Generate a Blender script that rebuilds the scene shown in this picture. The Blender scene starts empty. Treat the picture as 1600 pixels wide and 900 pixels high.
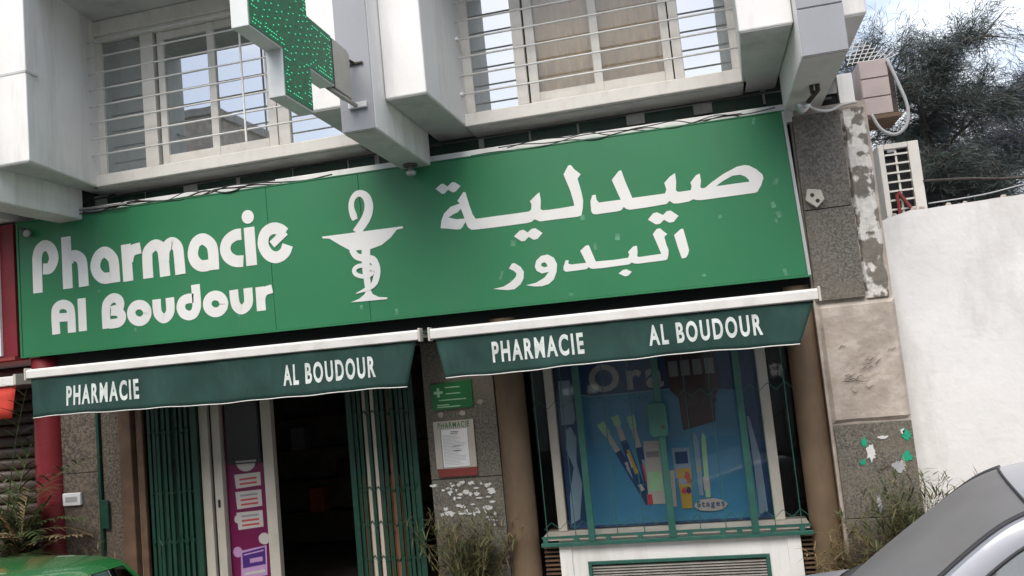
import bpy, bmesh, math, random
from mathutils import Vector, Matrix, noise
PI = math.pi
rad = math.radians
random.seed(7)
scene = bpy.context.scene
COL = scene.collection

# ------------------------------------------------------------------ camera
cam_d = bpy.data.cameras.new('camera')
cam = bpy.data.objects.new('camera', cam_d)
COL.objects.link(cam)
scene.camera = cam
cam_d.sensor_fit = 'HORIZONTAL'
cam_d.sensor_width = 36.0
cam_d.lens = 1300.0 / 1600.0 * 36.0
cam_d.clip_start = 0.05
cam_d.clip_end = 2000
def cam_matrix(loc, pitch, yaw, roll):
    cy, sy, cp, sp = math.cos(yaw), math.sin(yaw), math.cos(pitch), math.sin(pitch)
    f = Vector((sy * cp, cy * cp, sp)); r = Vector((cy, -sy, 0)); u = r.cross(f)
    c, s = math.cos(roll), math.sin(roll)
    R = c * r + s * u; U = -s * r + c * u
    m = Matrix((R, U, -f)).transposed().to_4x4()
    m.translation = Vector(loc)
    return m
cam.matrix_world = cam_matrix((0, -6.9, 2.0), rad(5.5), rad(-12.4), rad(-5.55))

# ------------------------------------------------------------------ sky and sun
SUN_EL, SUN_AZ = rad(50), rad(186)          # azimuth clockwise from +y (the street side is -y)
world = bpy.data.worlds.new('World'); scene.world = world; world.use_nodes = True
nt = world.node_tree; nt.nodes.clear()
wo = nt.nodes.new('ShaderNodeOutputWorld'); bg = nt.nodes.new('ShaderNodeBackground')
sky = nt.nodes.new('ShaderNodeTexSky'); sky.sky_type = 'NISHITA'; sky.sun_disc = False
sky.sun_elevation = SUN_EL; sky.sun_rotation = SUN_AZ
sky.air_density = 1.0; sky.dust_density = 2.5; sky.ozone_density = 1.2
tc = nt.nodes.new('ShaderNodeTexCoord')
mp = nt.nodes.new('ShaderNodeMapping'); mp.inputs['Scale'].default_value = (1.0, 1.0, 2.2)
mp.inputs['Location'].default_value = (1.3, 0.4, 0.2)
nz = nt.nodes.new('ShaderNodeTexNoise'); nz.inputs['Scale'].default_value = 2.6
nz.inputs['Detail'].default_value = 7; nz.inputs['Roughness'].default_value = 0.55
cr = nt.nodes.new('ShaderNodeValToRGB')
cr.color_ramp.elements[0].position = 0.43; cr.color_ramp.elements[1].position = 0.68
mx = nt.nodes.new('ShaderNodeMix'); mx.data_type = 'RGBA'
mx.inputs[7].default_value = (9.5, 9.7, 10.0, 1)
nt.links.new(tc.outputs['Generated'], mp.inputs['Vector']); nt.links.new(mp.outputs[0], nz.inputs['Vector'])
nt.links.new(nz.outputs[0], cr.inputs[0]); nt.links.new(cr.outputs[0], mx.inputs[0])
nt.links.new(sky.outputs[0], mx.inputs[6]); nt.links.new(mx.outputs[2], bg.inputs[0])
bg.inputs[1].default_value = 0.115
nt.links.new(bg.outputs[0], wo.inputs[0])

sun_d = bpy.data.lights.new('sun', 'SUN'); sun_d.energy = 1.5; sun_d.angle = rad(45); sun_d.color = (1.0, 0.96, 0.9)
sun = bpy.data.objects.new('sun', sun_d); COL.objects.link(sun)
sd = Vector((math.sin(SUN_AZ) * math.cos(SUN_EL), math.cos(SUN_AZ) * math.cos(SUN_EL), math.sin(SUN_EL)))
sun.rotation_euler = sd.to_track_quat('Z', 'Y').to_euler(); sun.location = sd * 40

vs = scene.view_settings
vs.view_transform = 'Standard'; vs.look = 'None'; vs.exposure = 0.82; vs.gamma = 1.0; vs.use_curve_mapping = False
scene.cycles.max_bounces = 8
scene.cycles.use_denoising = True

# ------------------------------------------------------------------ materials
MATS = {}
def mat(name, col, rough=0.6, metal=0.0, spec=0.5, var=0.12, vscale=6.0, bump=0.0, bscale=60.0, col2=None, streak=0.0, emit=None, coat=0.0, dirt=None, dirt_amt=0.5, dscale=2.2, sharp=0.18):
    """Principled material with two scales of colour variation, optional dirt colour, vertical streaks and fine relief."""
    if name in MATS: return MATS[name]
    m = bpy.data.materials.new(name); m.use_nodes = True; n = m.node_tree; N = n.nodes; Lk = n.links
    b = N['Principled BSDF']
    b.inputs['Roughness'].default_value = rough; b.inputs['Metallic'].default_value = metal
    b.inputs['Specular IOR Level'].default_value = spec
    b.inputs['Coat Weight'].default_value = coat
    t = N.new('ShaderNodeTexCoord')
    n1 = N.new('ShaderNodeTexNoise'); n1.inputs['Scale'].default_value = vscale; n1.inputs['Detail'].default_value = 6
    Lk.new(t.outputs['Object'], n1.inputs['Vector'])
    r1 = N.new('ShaderNodeValToRGB'); r1.color_ramp.elements[0].position = 0.5 - sharp; r1.color_ramp.elements[1].position = 0.5 + sharp
    c2 = col2 or tuple(c * (1 - var) for c in col)
    c1 = col if col2 else tuple(min(1, c * (1 + var * 0.5)) for c in col)
    r1.color_ramp.elements[0].color = (*c2, 1); r1.color_ramp.elements[1].color = (*c1, 1)
    Lk.new(n1.outputs[0], r1.inputs[0]); out = r1.outputs[0]
    if dirt:
        n2 = N.new('ShaderNodeTexNoise'); n2.inputs['Scale'].default_value = dscale; n2.inputs['Detail'].default_value = 9; n2.inputs['Roughness'].default_value = 0.7
        mpp = N.new('ShaderNodeMapping'); mpp.inputs['Scale'].default_value = (1, 1, 1 - streak)
        Lk.new(t.outputs['Object'], mpp.inputs[0]); Lk.new(mpp.outputs[0], n2.inputs['Vector'])
        r2 = N.new('ShaderNodeValToRGB'); r2.color_ramp.elements[0].position = 0.5; r2.color_ramp.elements[1].position = 0.72
        r2.color_ramp.elements[0].color = (0, 0, 0, 1); r2.color_ramp.elements[1].color = (dirt_amt,) * 3 + (1,)
        Lk.new(n2.outputs[0], r2.inputs[0])
        mm = N.new('ShaderNodeMix'); mm.data_type = 'RGBA'
        Lk.new(r2.outputs[0], mm.inputs[0]); Lk.new(out, mm.inputs[6]); mm.inputs[7].default_value = (*dirt, 1); out = mm.outputs[2]
    Lk.new(out, b.inputs['Base Color'])
    if bump:
        n3 = N.new('ShaderNodeTexNoise'); n3.inputs['Scale'].default_value = bscale; n3.inputs['Detail'].default_value = 5
        Lk.new(t.outputs['Object'], n3.inputs['Vector'])
        bp = N.new('ShaderNodeBump'); bp.inputs['Strength'].default_value = bump; bp.inputs['Distance'].default_value = 0.01
        Lk.new(n3.outputs[0], bp.inputs['Height']); Lk.new(bp.outputs[0], b.inputs['Normal'])
    if emit:
        b.inputs['Emission Color'].default_value = (*emit[:3], 1); b.inputs['Emission Strength'].default_value = emit[3]
    MATS[name] = m
    return m
def granite(name, c_dark, c_light, scale=55.0, stain=(0.30, 0.25, 0.19)):
    m = bpy.data.materials.new(name); m.use_nodes = True; n = m.node_tree; N = n.nodes; Lk = n.links
    b = N['Principled BSDF']; b.inputs['Roughness'].default_value = 0.55
    t = N.new('ShaderNodeTexCoord')
    v = N.new('ShaderNodeTexVoronoi'); v.inputs['Scale'].default_value = scale
    nn = N.new('ShaderNodeTexNoise'); nn.inputs['Scale'].default_value = scale * 1.1; nn.inputs['Detail'].default_value = 4; nn.inputs['Roughness'].default_value = 0.75
    big = N.new('ShaderNodeTexNoise'); big.inputs['Scale'].default_value = 3.0; big.inputs['Detail'].default_value = 6
    for k in (v, nn, big): Lk.new(t.outputs['Object'], k.inputs['Vector'])
    r = N.new('ShaderNodeValToRGB'); e = r.color_ramp.elements
    e[0].position = 0.42; e[0].color = (*c_dark, 1); e[1].position = 0.60; e[1].color = (*c_light, 1)
    Lk.new(nn.outputs[0], r.inputs[0])
    mm = N.new('ShaderNodeMix'); mm.data_type = 'RGBA'; mm.blend_type = 'MULTIPLY'; mm.inputs[0].default_value = 0.22
    hs = N.new('ShaderNodeHueSaturation'); hs.inputs['Saturation'].default_value = 0.0; hs.inputs['Value'].default_value = 1.5
    Lk.new(v.outputs['Color'], hs.inputs['Color']); Lk.new(r.outputs[0], mm.inputs[6]); Lk.new(hs.outputs[0], mm.inputs[7])
    r2 = N.new('ShaderNodeValToRGB'); r2.color_ramp.elements[0].position = 0.48; r2.color_ramp.elements[1].position = 0.7
    r2.color_ramp.elements[1].color = (0.55, 0.55, 0.55, 1)
    Lk.new(big.outputs[0], r2.inputs[0])
    m2 = N.new('ShaderNodeMix'); m2.data_type = 'RGBA'; Lk.new(r2.outputs[0], m2.inputs[0]); Lk.new(mm.outputs[2], m2.inputs[6]); m2.inputs[7].default_value = (*stain, 1)
    Lk.new(m2.outputs[2], b.inputs['Base Color'])
    bp = N.new('ShaderNodeBump'); bp.inputs['Strength'].default_value = 0.5; bp.inputs['Distance'].default_value = 0.008
    Lk.new(nn.outputs[0], bp.inputs['Height']); Lk.new(bp.outputs[0], b.inputs['Normal'])
    MATS[name] = m
    return m
def glass_mat(name, tint, refl=0.35, rough=0.015, see=0.0, blend=0.35):
    """Window glass: mirror reflection by angle over a dim tinted body; 'see' lets some of the inside show."""
    m = bpy.data.materials.new(name); m.use_nodes = True; n = m.node_tree; N = n.nodes; Lk = n.links
    N.remove(N['Principled BSDF']); out = N['Material Output']
    gl = N.new('ShaderNodeBsdfGlossy'); gl.inputs['Roughness'].default_value = rough; gl.inputs['Color'].default_value = (0.93, 0.96, 0.97, 1)
    di = N.new('ShaderNodeBsdfDiffuse'); di.inputs['Color'].default_value = (*tint, 1)
    tr = N.new('ShaderNodeBsdfTransparent'); tr.inputs['Color'].default_value = (0.90, 0.90, 0.89, 1)
    mb = N.new('ShaderNodeMixShader'); mb.inputs[0].default_value = see
    Lk.new(di.outputs[0], mb.inputs[1]); Lk.new(tr.outputs[0], mb.inputs[2])
    lw = N.new('ShaderNodeLayerWeight'); lw.inputs['Blend'].default_value = blend
    mr = N.new('ShaderNodeMapRange'); mr.inputs[3].default_value = refl; mr.inputs[4].default_value = 1.0
    Lk.new(lw.outputs['Fresnel'], mr.inputs[0])
    ms = N.new('ShaderNodeMixShader'); Lk.new(mr.outputs[0], ms.inputs[0]); Lk.new(mb.outputs[0], ms.inputs[1]); Lk.new(gl.outputs[0], ms.inputs[2])
    t = N.new('ShaderNodeTexCoord'); nn = N.new('ShaderNodeTexNoise'); nn.inputs['Scale'].default_value = 1.3
    Lk.new(t.outputs['Object'], nn.inputs['Vector'])
    bp = N.new('ShaderNodeBump'); bp.inputs['Strength'].default_value = 0.035; bp.inputs['Distance'].default_value = 0.05
    Lk.new(nn.outputs[0], bp.inputs['Height']); Lk.new(bp.outputs[0], gl.inputs['Normal'])
    Lk.new(ms.outputs[0], out.inputs[0]); MATS[name] = m
    return m

M_white = mat('white_wall_paint', (0.82, 0.81, 0.785), 0.75, var=0.05, vscale=2.5, bump=0.10, bscale=45, dirt=(0.42, 0.40, 0.36), dirt_amt=0.55, streak=0.85, dscale=2.6)
M_boundary = mat('boundary_whitewash', (0.78, 0.765, 0.745), 0.9, var=0.08, vscale=1.6, bump=0.5, bscale=16, dirt=(0.48, 0.455, 0.42), dirt_amt=0.55, dscale=2.2, streak=0.6)
M_grey = mat('grey_blue_paint', (0.325, 0.335, 0.36), 0.6, var=0.05, vscale=2.5, bump=0.08, dirt=(0.26, 0.26, 0.27), dirt_amt=0.3, streak=0.7)
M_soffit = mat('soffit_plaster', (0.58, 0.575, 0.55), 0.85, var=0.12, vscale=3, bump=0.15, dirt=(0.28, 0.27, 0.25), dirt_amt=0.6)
M_frame = mat('aluminium_frame_paint', (0.72, 0.69, 0.63), 0.45, var=0.06, dirt=(0.36, 0.33, 0.28), dirt_amt=0.35, streak=0.6, dscale=6)
M_bar = mat('white_grille_paint', (0.80, 0.79, 0.76), 0.45, var=0.06, dirt=(0.35, 0.3, 0.25), dirt_amt=0.4, dscale=9)
M_sign = mat('sign_green_vinyl', (0.031, 0.198, 0.084), 0.34, spec=0.45, var=0.06, vscale=1.2, bump=0.015, bscale=5, dirt=(0.055, 0.19, 0.10), dirt_amt=0.45, streak=0.5, dscale=2.0)
M_signedge = mat('sign_metal_edge', (0.50, 0.52, 0.49), 0.45, metal=0.4)
M_letter = mat('sign_letter_white', (0.78, 0.77, 0.745), 0.4, var=0.04, vscale=3, dirt=(0.62, 0.6, 0.56), dirt_amt=0.4, streak=0.6)
M_tape = mat('tape_scrap', (0.10, 0.30, 0.17), 0.5, var=0.4, vscale=30)
M_awn = mat('awning_canvas', (0.008, 0.043, 0.034), 0.8, var=0.22, vscale=3, bump=0.12, bscale=120, dirt=(0.030, 0.085, 0.072), dirt_amt=0.65, streak=0.7)
M_awntext = mat('awning_print', (0.62, 0.66, 0.63), 0.7, var=0.2, vscale=14)
M_awnbar = mat('awning_bar_white', (0.76, 0.74, 0.70), 0.4, var=0.05, dirt=(0.42, 0.38, 0.32), dirt_amt=0.35, dscale=4)
M_black = mat('dark_gap', (0.012, 0.013, 0.013), 0.8)
M_seal = mat('grey_rubber_seal', (0.035, 0.035, 0.04), 0.6)
M_rubber = mat('black_rubber', (0.012, 0.012, 0.013), 0.55)
M_greenmetal = mat('green_gate_paint', (0.007, 0.050, 0.031), 0.45, var=0.2, vscale=9, dirt=(0.05, 0.06, 0.045), dirt_amt=0.4, dscale=7)
M_grillgreen = mat('green_window_grille_paint', (0.025, 0.115, 0.088), 0.45, var=0.2, vscale=9, dirt=(0.06, 0.09, 0.07), dirt_amt=0.4, dscale=7)
M_transom = mat('dark_green_transom', (0.030, 0.075, 0.052), 0.35, var=0.4, vscale=5, dirt=(0.02, 0.022, 0.02), dirt_amt=0.9, dscale=5)
M_brown = mat('brown_column_paint', (0.165, 0.112, 0.066), 0.6, var=0.22, vscale=3, bump=0.12, dirt=(0.07, 0.05, 0.035), dirt_amt=0.65, streak=0.7, dscale=3)
M_wood = mat('brown_wood', (0.14, 0.082, 0.048), 0.6, var=0.3, vscale=7, dirt=(0.08, 0.05, 0.03), dirt_amt=0.5, streak=0.85)
M_red = mat('red_paint', (0.20, 0.015, 0.022), 0.45, var=0.2, vscale=3, dirt=(0.15, 0.03, 0.03), dirt_amt=0.4, streak=0.6)
M_redcanvas = mat('red_canvas', (0.62, 0.055, 0.035), 0.8, var=0.1)
M_shutter = mat('brown_shutter', (0.105, 0.070, 0.055), 0.45, var=0.2, vscale=5, dirt=(0.04, 0.03, 0.025), dirt_amt=0.5)
M_plaster = mat('beige_plaster', (0.46, 0.395, 0.335), 0.95, bump=0.8, bscale=22, var=0.22, vscale=5, dirt=(0.60, 0.56, 0.50), dirt_amt=0.75, dscale=5)
M_peel = mat('peeling_whitewash', (0.68, 0.65, 0.60), 0.95, bump=1.0, bscale=26, col2=(0.20, 0.18, 0.15), vscale=10, sharp=0.03)
M_paintpatch = mat('old_white_paint', (0.70, 0.69, 0.66), 0.8, var=0.15, vscale=20)
M_greentape = mat('green_tape', (0.02, 0.36, 0.20), 0.4)
M_granite = granite('granite_cladding', (0.082, 0.073, 0.058), (0.20, 0.183, 0.150), 52, (0.19, 0.160, 0.118))
M_granite2 = granite('warm_granite', (0.050, 0.040, 0.032), (0.18, 0.148, 0.118), 40, (0.15, 0.12, 0.09))
M_asphalt = mat('asphalt', (0.055, 0.055, 0.056), 0.9, bump=0.6, bscale=180, var=0.25, vscale=3)
M_paving = mat('pavement_concrete', (0.27, 0.25, 0.225), 0.9, bump=0.4, bscale=70, var=0.2, vscale=4, dirt=(0.14, 0.13, 0.115), dirt_amt=0.6)
M_kerb = mat('kerb_stone', (0.36, 0.345, 0.32), 0.85, bump=0.3, var=0.2)
M_earth = mat('earth', (0.17, 0.135, 0.10), 1.0, var=0.3, bump=0.5, bscale=20)
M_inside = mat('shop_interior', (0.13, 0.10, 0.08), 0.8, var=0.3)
M_doorframe = mat('cream_door_frame', (0.47, 0.44, 0.38), 0.5, var=0.1, dirt=(0.3, 0.26, 0.2), dirt_amt=0.4, streak=0.7)
M_magenta = mat('magenta_print', (0.145, 0.008, 0.062), 0.35, var=0.08)
M_print_white = mat('print_white', (0.46, 0.44, 0.42), 0.5, var=0.05)
M_print_red = mat('print_red', (0.45, 0.06, 0.07), 0.5)
M_print_grey = mat('print_grey', (0.25, 0.25, 0.26), 0.5)
M_print_purple = mat('print_purple', (0.06, 0.02, 0.16), 0.4)
M_print_lilac = mat('print_lilac', (0.42, 0.25, 0.45), 0.4)
M_screen = mat('dark_screen', (0.008, 0.008, 0.009), 0.2)
M_blue = mat('poster_blue', (0.060, 0.255, 0.44), 0.4, var=0.15, vscale=2)
M_navy = mat('poster_navy', (0.013, 0.058, 0.17), 0.4, var=0.15)
M_skyprint = mat('print_pale_blue', (0.25, 0.36, 0.47), 0.4)
M_yellow = mat('print_yellow', (0.45, 0.31, 0.05), 0.4)
M_orange = mat('orange_box', (0.40, 0.10, 0.022), 0.55, var=0.2)
M_maroon = mat('maroon_card', (0.060, 0.018, 0.018), 0.5, var=0.3, vscale=8)
M_plaque = mat('plaque_green', (0.012, 0.15, 0.035), 0.35)
M_palegreen = mat('plaque_print', (0.35, 0.60, 0.38), 0.5)
M_paper = mat('paper', (0.78, 0.78, 0.78), 0.8, var=0.03)
M_ink = mat('ink', (0.03, 0.03, 0.035), 0.7)
M_fadedink = mat('faded_ink', (0.42, 0.43, 0.44), 0.7)
M_alu = mat('aged_aluminium', (0.44, 0.42, 0.38), 0.5, metal=0.15, var=0.2, dirt=(0.2, 0.17, 0.13), dirt_amt=0.5, dscale=8)
M_box = mat('cream_plastic', (0.55, 0.51, 0.43), 0.5, var=0.1)
M_cable = mat('cable_black', (0.025, 0.024, 0.024), 0.6)
M_cablewhite = mat('cable_white', (0.55, 0.53, 0.49), 0.6)
M_lampmetal = mat('lamp_metal', (0.50, 0.50, 0.49), 0.35, metal=0.5)
M_lampdark = mat('lamp_dark', (0.09, 0.085, 0.08), 0.5)
M_ledface = mat('led_face', (0.036, 0.19, 0.09), 0.5, var=0.25, vscale=40)
M_led = mat('led_lamp', (0.05, 0.6, 0.25), 0.4, emit=(0.05, 1.0, 0.5, 0.55))
M_ledcase = mat('led_case', (0.72, 0.74, 0.72), 0.35, metal=0.1, var=0.06)
M_ledhouse = mat('led_housing', (0.50, 0.47, 0.41), 0.5, var=0.08, dirt=(0.3, 0.26, 0.2), dirt_amt=0.3)
M_rust = mat('rusty_dark', (0.085, 0.06, 0.045), 0.7, col2=(0.02, 0.02, 0.022), vscale=25)
M_acbeige = mat('ac_casing', (0.70, 0.68, 0.62), 0.5, var=0.1, dirt=(0.4, 0.34, 0.26), dirt_amt=0.4, dscale=6)
M_pinkcase = mat('pink_beige_casing', (0.46, 0.38, 0.36), 0.55, var=0.1, dirt=(0.3, 0.23, 0.2), dirt_amt=0.4)
M_redmetal = mat('red_oxide_steel', (0.22, 0.035, 0.03), 0.6, var=0.2)
M_hose = mat('grey_hose', (0.42, 0.42, 0.42), 0.5)
M_curtain = mat('beige_curtain', (0.90, 0.70, 0.48), 0.9, var=0.15, vscale=4)
M_curtain2 = mat('pale_curtain', (0.5, 0.52, 0.5), 0.9, var=0.1)
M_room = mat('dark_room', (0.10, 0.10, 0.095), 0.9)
M_wingl = glass_mat('window_glass', (0.050, 0.062, 0.060), 0.50)
M_wingl2 = glass_mat('clear_window_glass', (0.03, 0.03, 0.03), 0.0, see=0.97)
M_shopgl = glass_mat('shop_window_glass', (0.02, 0.02, 0.02), 0.0, see=0.98, blend=0.2)
M_leaf = mat('feathery_leaf', (0.050, 0.066, 0.062), 0.6, var=0.5, vscale=1.5, col2=(0.070, 0.090, 0.078))
M_leaf2 = mat('feathery_leaf_bluish', (0.075, 0.085, 0.108), 0.6, var=0.5, vscale=1.5, col2=(0.048, 0.058, 0.078))
M_bark = mat('bark', (0.10, 0.075, 0.055), 0.9, var=0.3, bump=0.6)
M_palm = mat('palm_leaf', (0.075, 0.105, 0.030), 0.55, var=0.4, vscale=5, col2=(0.030, 0.060, 0.018))
M_palmdry = mat('dry_palm_leaf', (0.30, 0.225, 0.12), 0.7, var=0.3, vscale=5)
M_weed = mat('weed_leaf', (0.065, 0.085, 0.028), 0.6, var=0.4, vscale=6, col2=(0.13, 0.125, 0.05))
M_weeddry = mat('dry_weed', (0.24, 0.18, 0.09), 0.8, var=0.3)
M_pot = mat('terracotta', (0.28, 0.12, 0.07), 0.8)
M_carsilver = mat('silver_car_paint', (0.40, 0.41, 0.45), 0.38, metal=0.25, var=0.02, coat=0.6)
M_cargreen = mat('green_car_paint', (0.022, 0.165, 0.040), 0.25, var=0.04, coat=0.8)
M_cartrim = mat('car_black_trim', (0.02, 0.02, 0.022), 0.5)
M_carglass = glass_mat('car_glass', (0.16, 0.16, 0.165), 0.45)
M_screenrefl = mat('windscreen_reflection_grey', (0.195, 0.19, 0.19), 0.55, spec=0.25, var=0.12, vscale=2.5, dirt=(0.20, 0.19, 0.18), dirt_amt=0.5, dscale=3)  # opaque grey painted in for the pale reflection on the windscreen
M_headlamp = mat('headlamp', (0.7, 0.7, 0.7), 0.1, spec=0.8)
M_taillamp = mat('tail_lamp', (0.45, 0.02, 0.02), 0.15, spec=0.8)
M_rim = mat('wheel_rim', (0.5, 0.5, 0.5), 0.3, metal=0.8)

# ------------------------------------------------------------------ builders
OFF = {}
class MB:
    def __init__(s): s.v = []; s.f = []; s.m = []; s.cur = 0
    def quadbox(s, p):              # 8 corners: bottom 4 ccw, top 4 ccw
        b = len(s.v); s.v += [tuple(q) for q in p]
        for f in ((3, 2, 1, 0), (4, 5, 6, 7), (0, 1, 5, 4), (1, 2, 6, 5), (2, 3, 7, 6), (3, 0, 4, 7)):
            s.f.append([b + i for i in f]); s.m.append(s.cur)
        return s
    def box(s, x0, x1, y0, y1, z0, z1):
        return s.quadbox([(x0, y0, z0), (x1, y0, z0), (x1, y1, z0), (x0, y1, z0), (x0, y0, z1), (x1, y0, z1), (x1, y1, z1), (x0, y1, z1)])
    def prism_plan(s, pts, z0, z1):  # plan polygon ccw, vertical
        b = len(s.v); n = len(pts)
        s.v += [(x, y, z0) for x, y in pts] + [(x, y, z1) for x, y in pts]
        s.f.append([b + i for i in reversed(range(n))]); s.f.append([b + n + i for i in range(n)]); s.m += [s.cur] * 2
        for i in range(n):
            j = (i + 1) % n; s.f.append([b + i, b + j, b + n + j, b + n + i]); s.m.append(s.cur)
        return s
    def prism_xz(s, pts, y0, y1):    # facade polygon, given counter-clockwise as seen from the street
        b = len(s.v); n = len(pts)
        s.v += [(x, y0, z) for x, z in pts] + [(x, y1, z) for x, z in pts]
        s.f.append([b + i for i in range(n)]); s.f.append([b + n + i for i in reversed(range(n))]); s.m += [s.cur] * 2
        for i in range(n):
            j = (i + 1) % n; s.f.append([b + j, b + i, b + n + i, b + n + j]); s.m.append(s.cur)
        return s
    def prism_yz(s, pts, x0, x1):
        b = len(s.v); n = len(pts)
        s.v += [(x0, y, z) for y, z in pts] + [(x1, y, z) for y, z in pts]
        s.f.append([b + i for i in range(n)]); s.f.append([b + n + i for i in reversed(range(n))]); s.m += [s.cur] * 2
        for i in range(n):
            j = (i + 1) % n; s.f.append([b + j, b + i, b + n + i, b + n + j]); s.m.append(s.cur)
        return s
    def tube(s, pts, r, n=8, cap=True):
        pts = [Vector(p) for p in pts]; b0 = len(s.v); k = len(pts)
        rr = r if isinstance(r, (list, tuple)) else [r] * k
        up = Vector((0.13, 0.21, 0.97)).normalized()
        for i, p in enumerate(pts):
            t = (pts[min(i + 1, k - 1)] - pts[max(i - 1, 0)]).normalized()
            a = t.cross(up)
            if a.length < 1e-3: a = t.cross(Vector((1, 0, 0)))
            a.normalize(); c = t.cross(a)
            for j in range(n):
                th = 2 * PI * j / n; s.v.append(tuple(p + (a * math.cos(th) + c * math.sin(th)) * rr[i]))
        for i in range(k - 1):
            for j in range(n):
                q = b0 + i * n; j2 = (j + 1) % n
                s.f.append([q + j, q + j2, q + n + j2, q + n + j]); s.m.append(s.cur)
        if cap:
            s.f.append([b0 + j for j in reversed(range(n))]); s.f.append([b0 + (k - 1) * n + j for j in range(n)]); s.m += [s.cur] * 2
        return s
    def grid(s, P):                 # P[i][j] points
        b = len(s.v); ni, nj = len(P), len(P[0])
        for row in P: s.v += [tuple(q) for q in row]
        for i in range(ni - 1):
            for j in range(nj - 1):
                s.f.append([b + i * nj + j, b + i * nj + j + 1, b + (i + 1) * nj + j + 1, b + (i + 1) * nj + j]); s.m.append(s.cur)
        return s
    def face(s, pts):
        b = len(s.v); s.v += [tuple(p) for p in pts]; s.f.append([b + i for i in range(len(pts))]); s.m.append(s.cur); return s
    def build(s, name, mats, parent=None, smooth=False, bevel=0.0, fix=True, solid=0.0):
        me = bpy.data.meshes.new(name)
        o = bpy.data.objects.new(name, me); COL.objects.link(o)
        off = OFF.get(parent.name if parent else None, Vector((0, 0, 0)))
        me.from_pydata([tuple(Vector(p) - off) for p in s.v], [], s.f)
        ml = mats if isinstance(mats, (list, tuple)) else [mats]
        for m in ml: me.materials.append(m)
        if len(ml) > 1: me.polygons.foreach_set('material_index', s.m)
        if fix:
            bm = bmesh.new(); bm.from_mesh(me); bmesh.ops.recalc_face_normals(bm, faces=bm.faces); bm.to_mesh(me); bm.free()
        if smooth: me.polygons.foreach_set('use_smooth', [True] * len(me.polygons))
        if parent: o.parent = parent; OFF[o.name] = off
        if bevel:
            bv = o.modifiers.new('bevel', 'BEVEL'); bv.width = bevel; bv.segments = 2; bv.limit_method = 'ANGLE'; bv.harden_normals = False
        if solid:
            so = o.modifiers.new('solid', 'SOLIDIFY'); so.thickness = solid; so.offset = 0
        return o
def thing(name, loc, label, cat, group=None):
    o = bpy.data.objects.new(name, None); COL.objects.link(o); o.location = loc; o.empty_display_size = 0.1
    OFF[o.name] = Vector(loc); o['label'] = label; o['category'] = cat
    if group: o['group'] = group
    return o
def tag(o, label=None, cat=None, group=None, kind=None):
    if label: o['label'] = label
    if cat: o['category'] = cat
    if group: o['group'] = group
    if kind: o['kind'] = kind
    return o
def catmull(pts, k=6):
    P = [Vector(p) for p in pts]; out = []
    for i in range(len(P) - 1):
        a = P[i - 1] if i else P[i] * 2 - P[i + 1]; b = P[i]; c = P[i + 1]; d = P[i + 2] if i + 2 < len(P) else c * 2 - b
        for j in range(k):
            t = j / k
            out.append(0.5 * ((2 * b) + (c - a) * t + (2 * a - 5 * b + 4 * c - d) * t * t + (3 * b - a - 3 * c + d) * t ** 3))
    out.append(P[-1]); return out
def ribbon(mb, pts, w, y0, y1, closed=False, smooth=True):
    """A flat stroke of width w along facade points (x, z), from depth y0 (front) to y1."""
    P = [Vector(p) for p in pts]; n0 = len(P); ws = w if isinstance(w, (list, tuple)) else [w] * n0
    if closed: Q = catmull([P[-1]] + P + [P[0], P[1]], 2)[2:-2]; W = [ws[0]] * len(Q)
    elif smooth and n0 > 2:
        Q = catmull(P, 6); W = [ws[min(i // 6, n0 - 2)] + (ws[min(i // 6 + 1, n0 - 1)] - ws[min(i // 6, n0 - 2)]) * ((i % 6) / 6 if i < len(Q) - 1 else 1) for i in range(len(Q))]
    else: Q = P; W = ws
    k = len(Q); Lf, Rt = [], []
    for i, p in enumerate(Q):
        t = (Q[(i + 1) % k] - Q[i - 1]) if closed else (Q[min(i + 1, k - 1)] - Q[max(i - 1, 0)])
        t.normalize(); nr = Vector((-t.y, t.x)); Lf.append(p + nr * W[i] / 2); Rt.append(p - nr * W[i] / 2)
    rng = range(k) if closed else range(k - 1)
    b = len(mb.v)
    for y in (y0, y1): mb.v += [(q.x, y, q.y) for q in Lf] + [(q.x, y, q.y) for q in Rt]
    A, B, C_, D = b, b + k, b + 2 * k, b + 3 * k
    for i in rng:
        j = (i + 1) % k
        for f in ((A + i, A + j, B + j, B + i), (C_ + i, D + i, D + j, C_ + j), (A + i, C_ + i, C_ + j, A + j), (B + i, B + j, D + j, D + i)):
            mb.f.append(list(f)); mb.m.append(mb.cur)
    if not closed:
        for e in (0, k - 1): mb.f.append([A + e, B + e, D + e, C_ + e]); mb.m.append(mb.cur)
def fillpoly(mb, loops, y0, y1):
    """Extruded facade polygon with holes (a 2D curve does the filling)."""
    cu = bpy.data.curves.new('tmp', 'CURVE'); cu.dimensions = '2D'; cu.fill_mode = 'BOTH'; cu.extrude = abs(y1 - y0) / 2
    for lp in loops:
        sp = cu.splines.new('POLY'); sp.points.add(len(lp) - 1); sp.use_cyclic_u = True
        for p, q in zip(sp.points, lp): p.co = (q[0], q[1], 0, 1)
    ob = bpy.data.objects.new('tmp', cu); me = ob.to_mesh(); b = len(mb.v); yc = (y0 + y1) / 2
    mb.v += [(v.co.x, yc - v.co.z, v.co.y) for v in me.vertices]
    for p in me.polygons: mb.f.append([b + i for i in p.vertices]); mb.m.append(mb.cur)
    ob.to_mesh_clear(); bpy.data.objects.remove(ob); bpy.data.curves.remove(cu)
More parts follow.
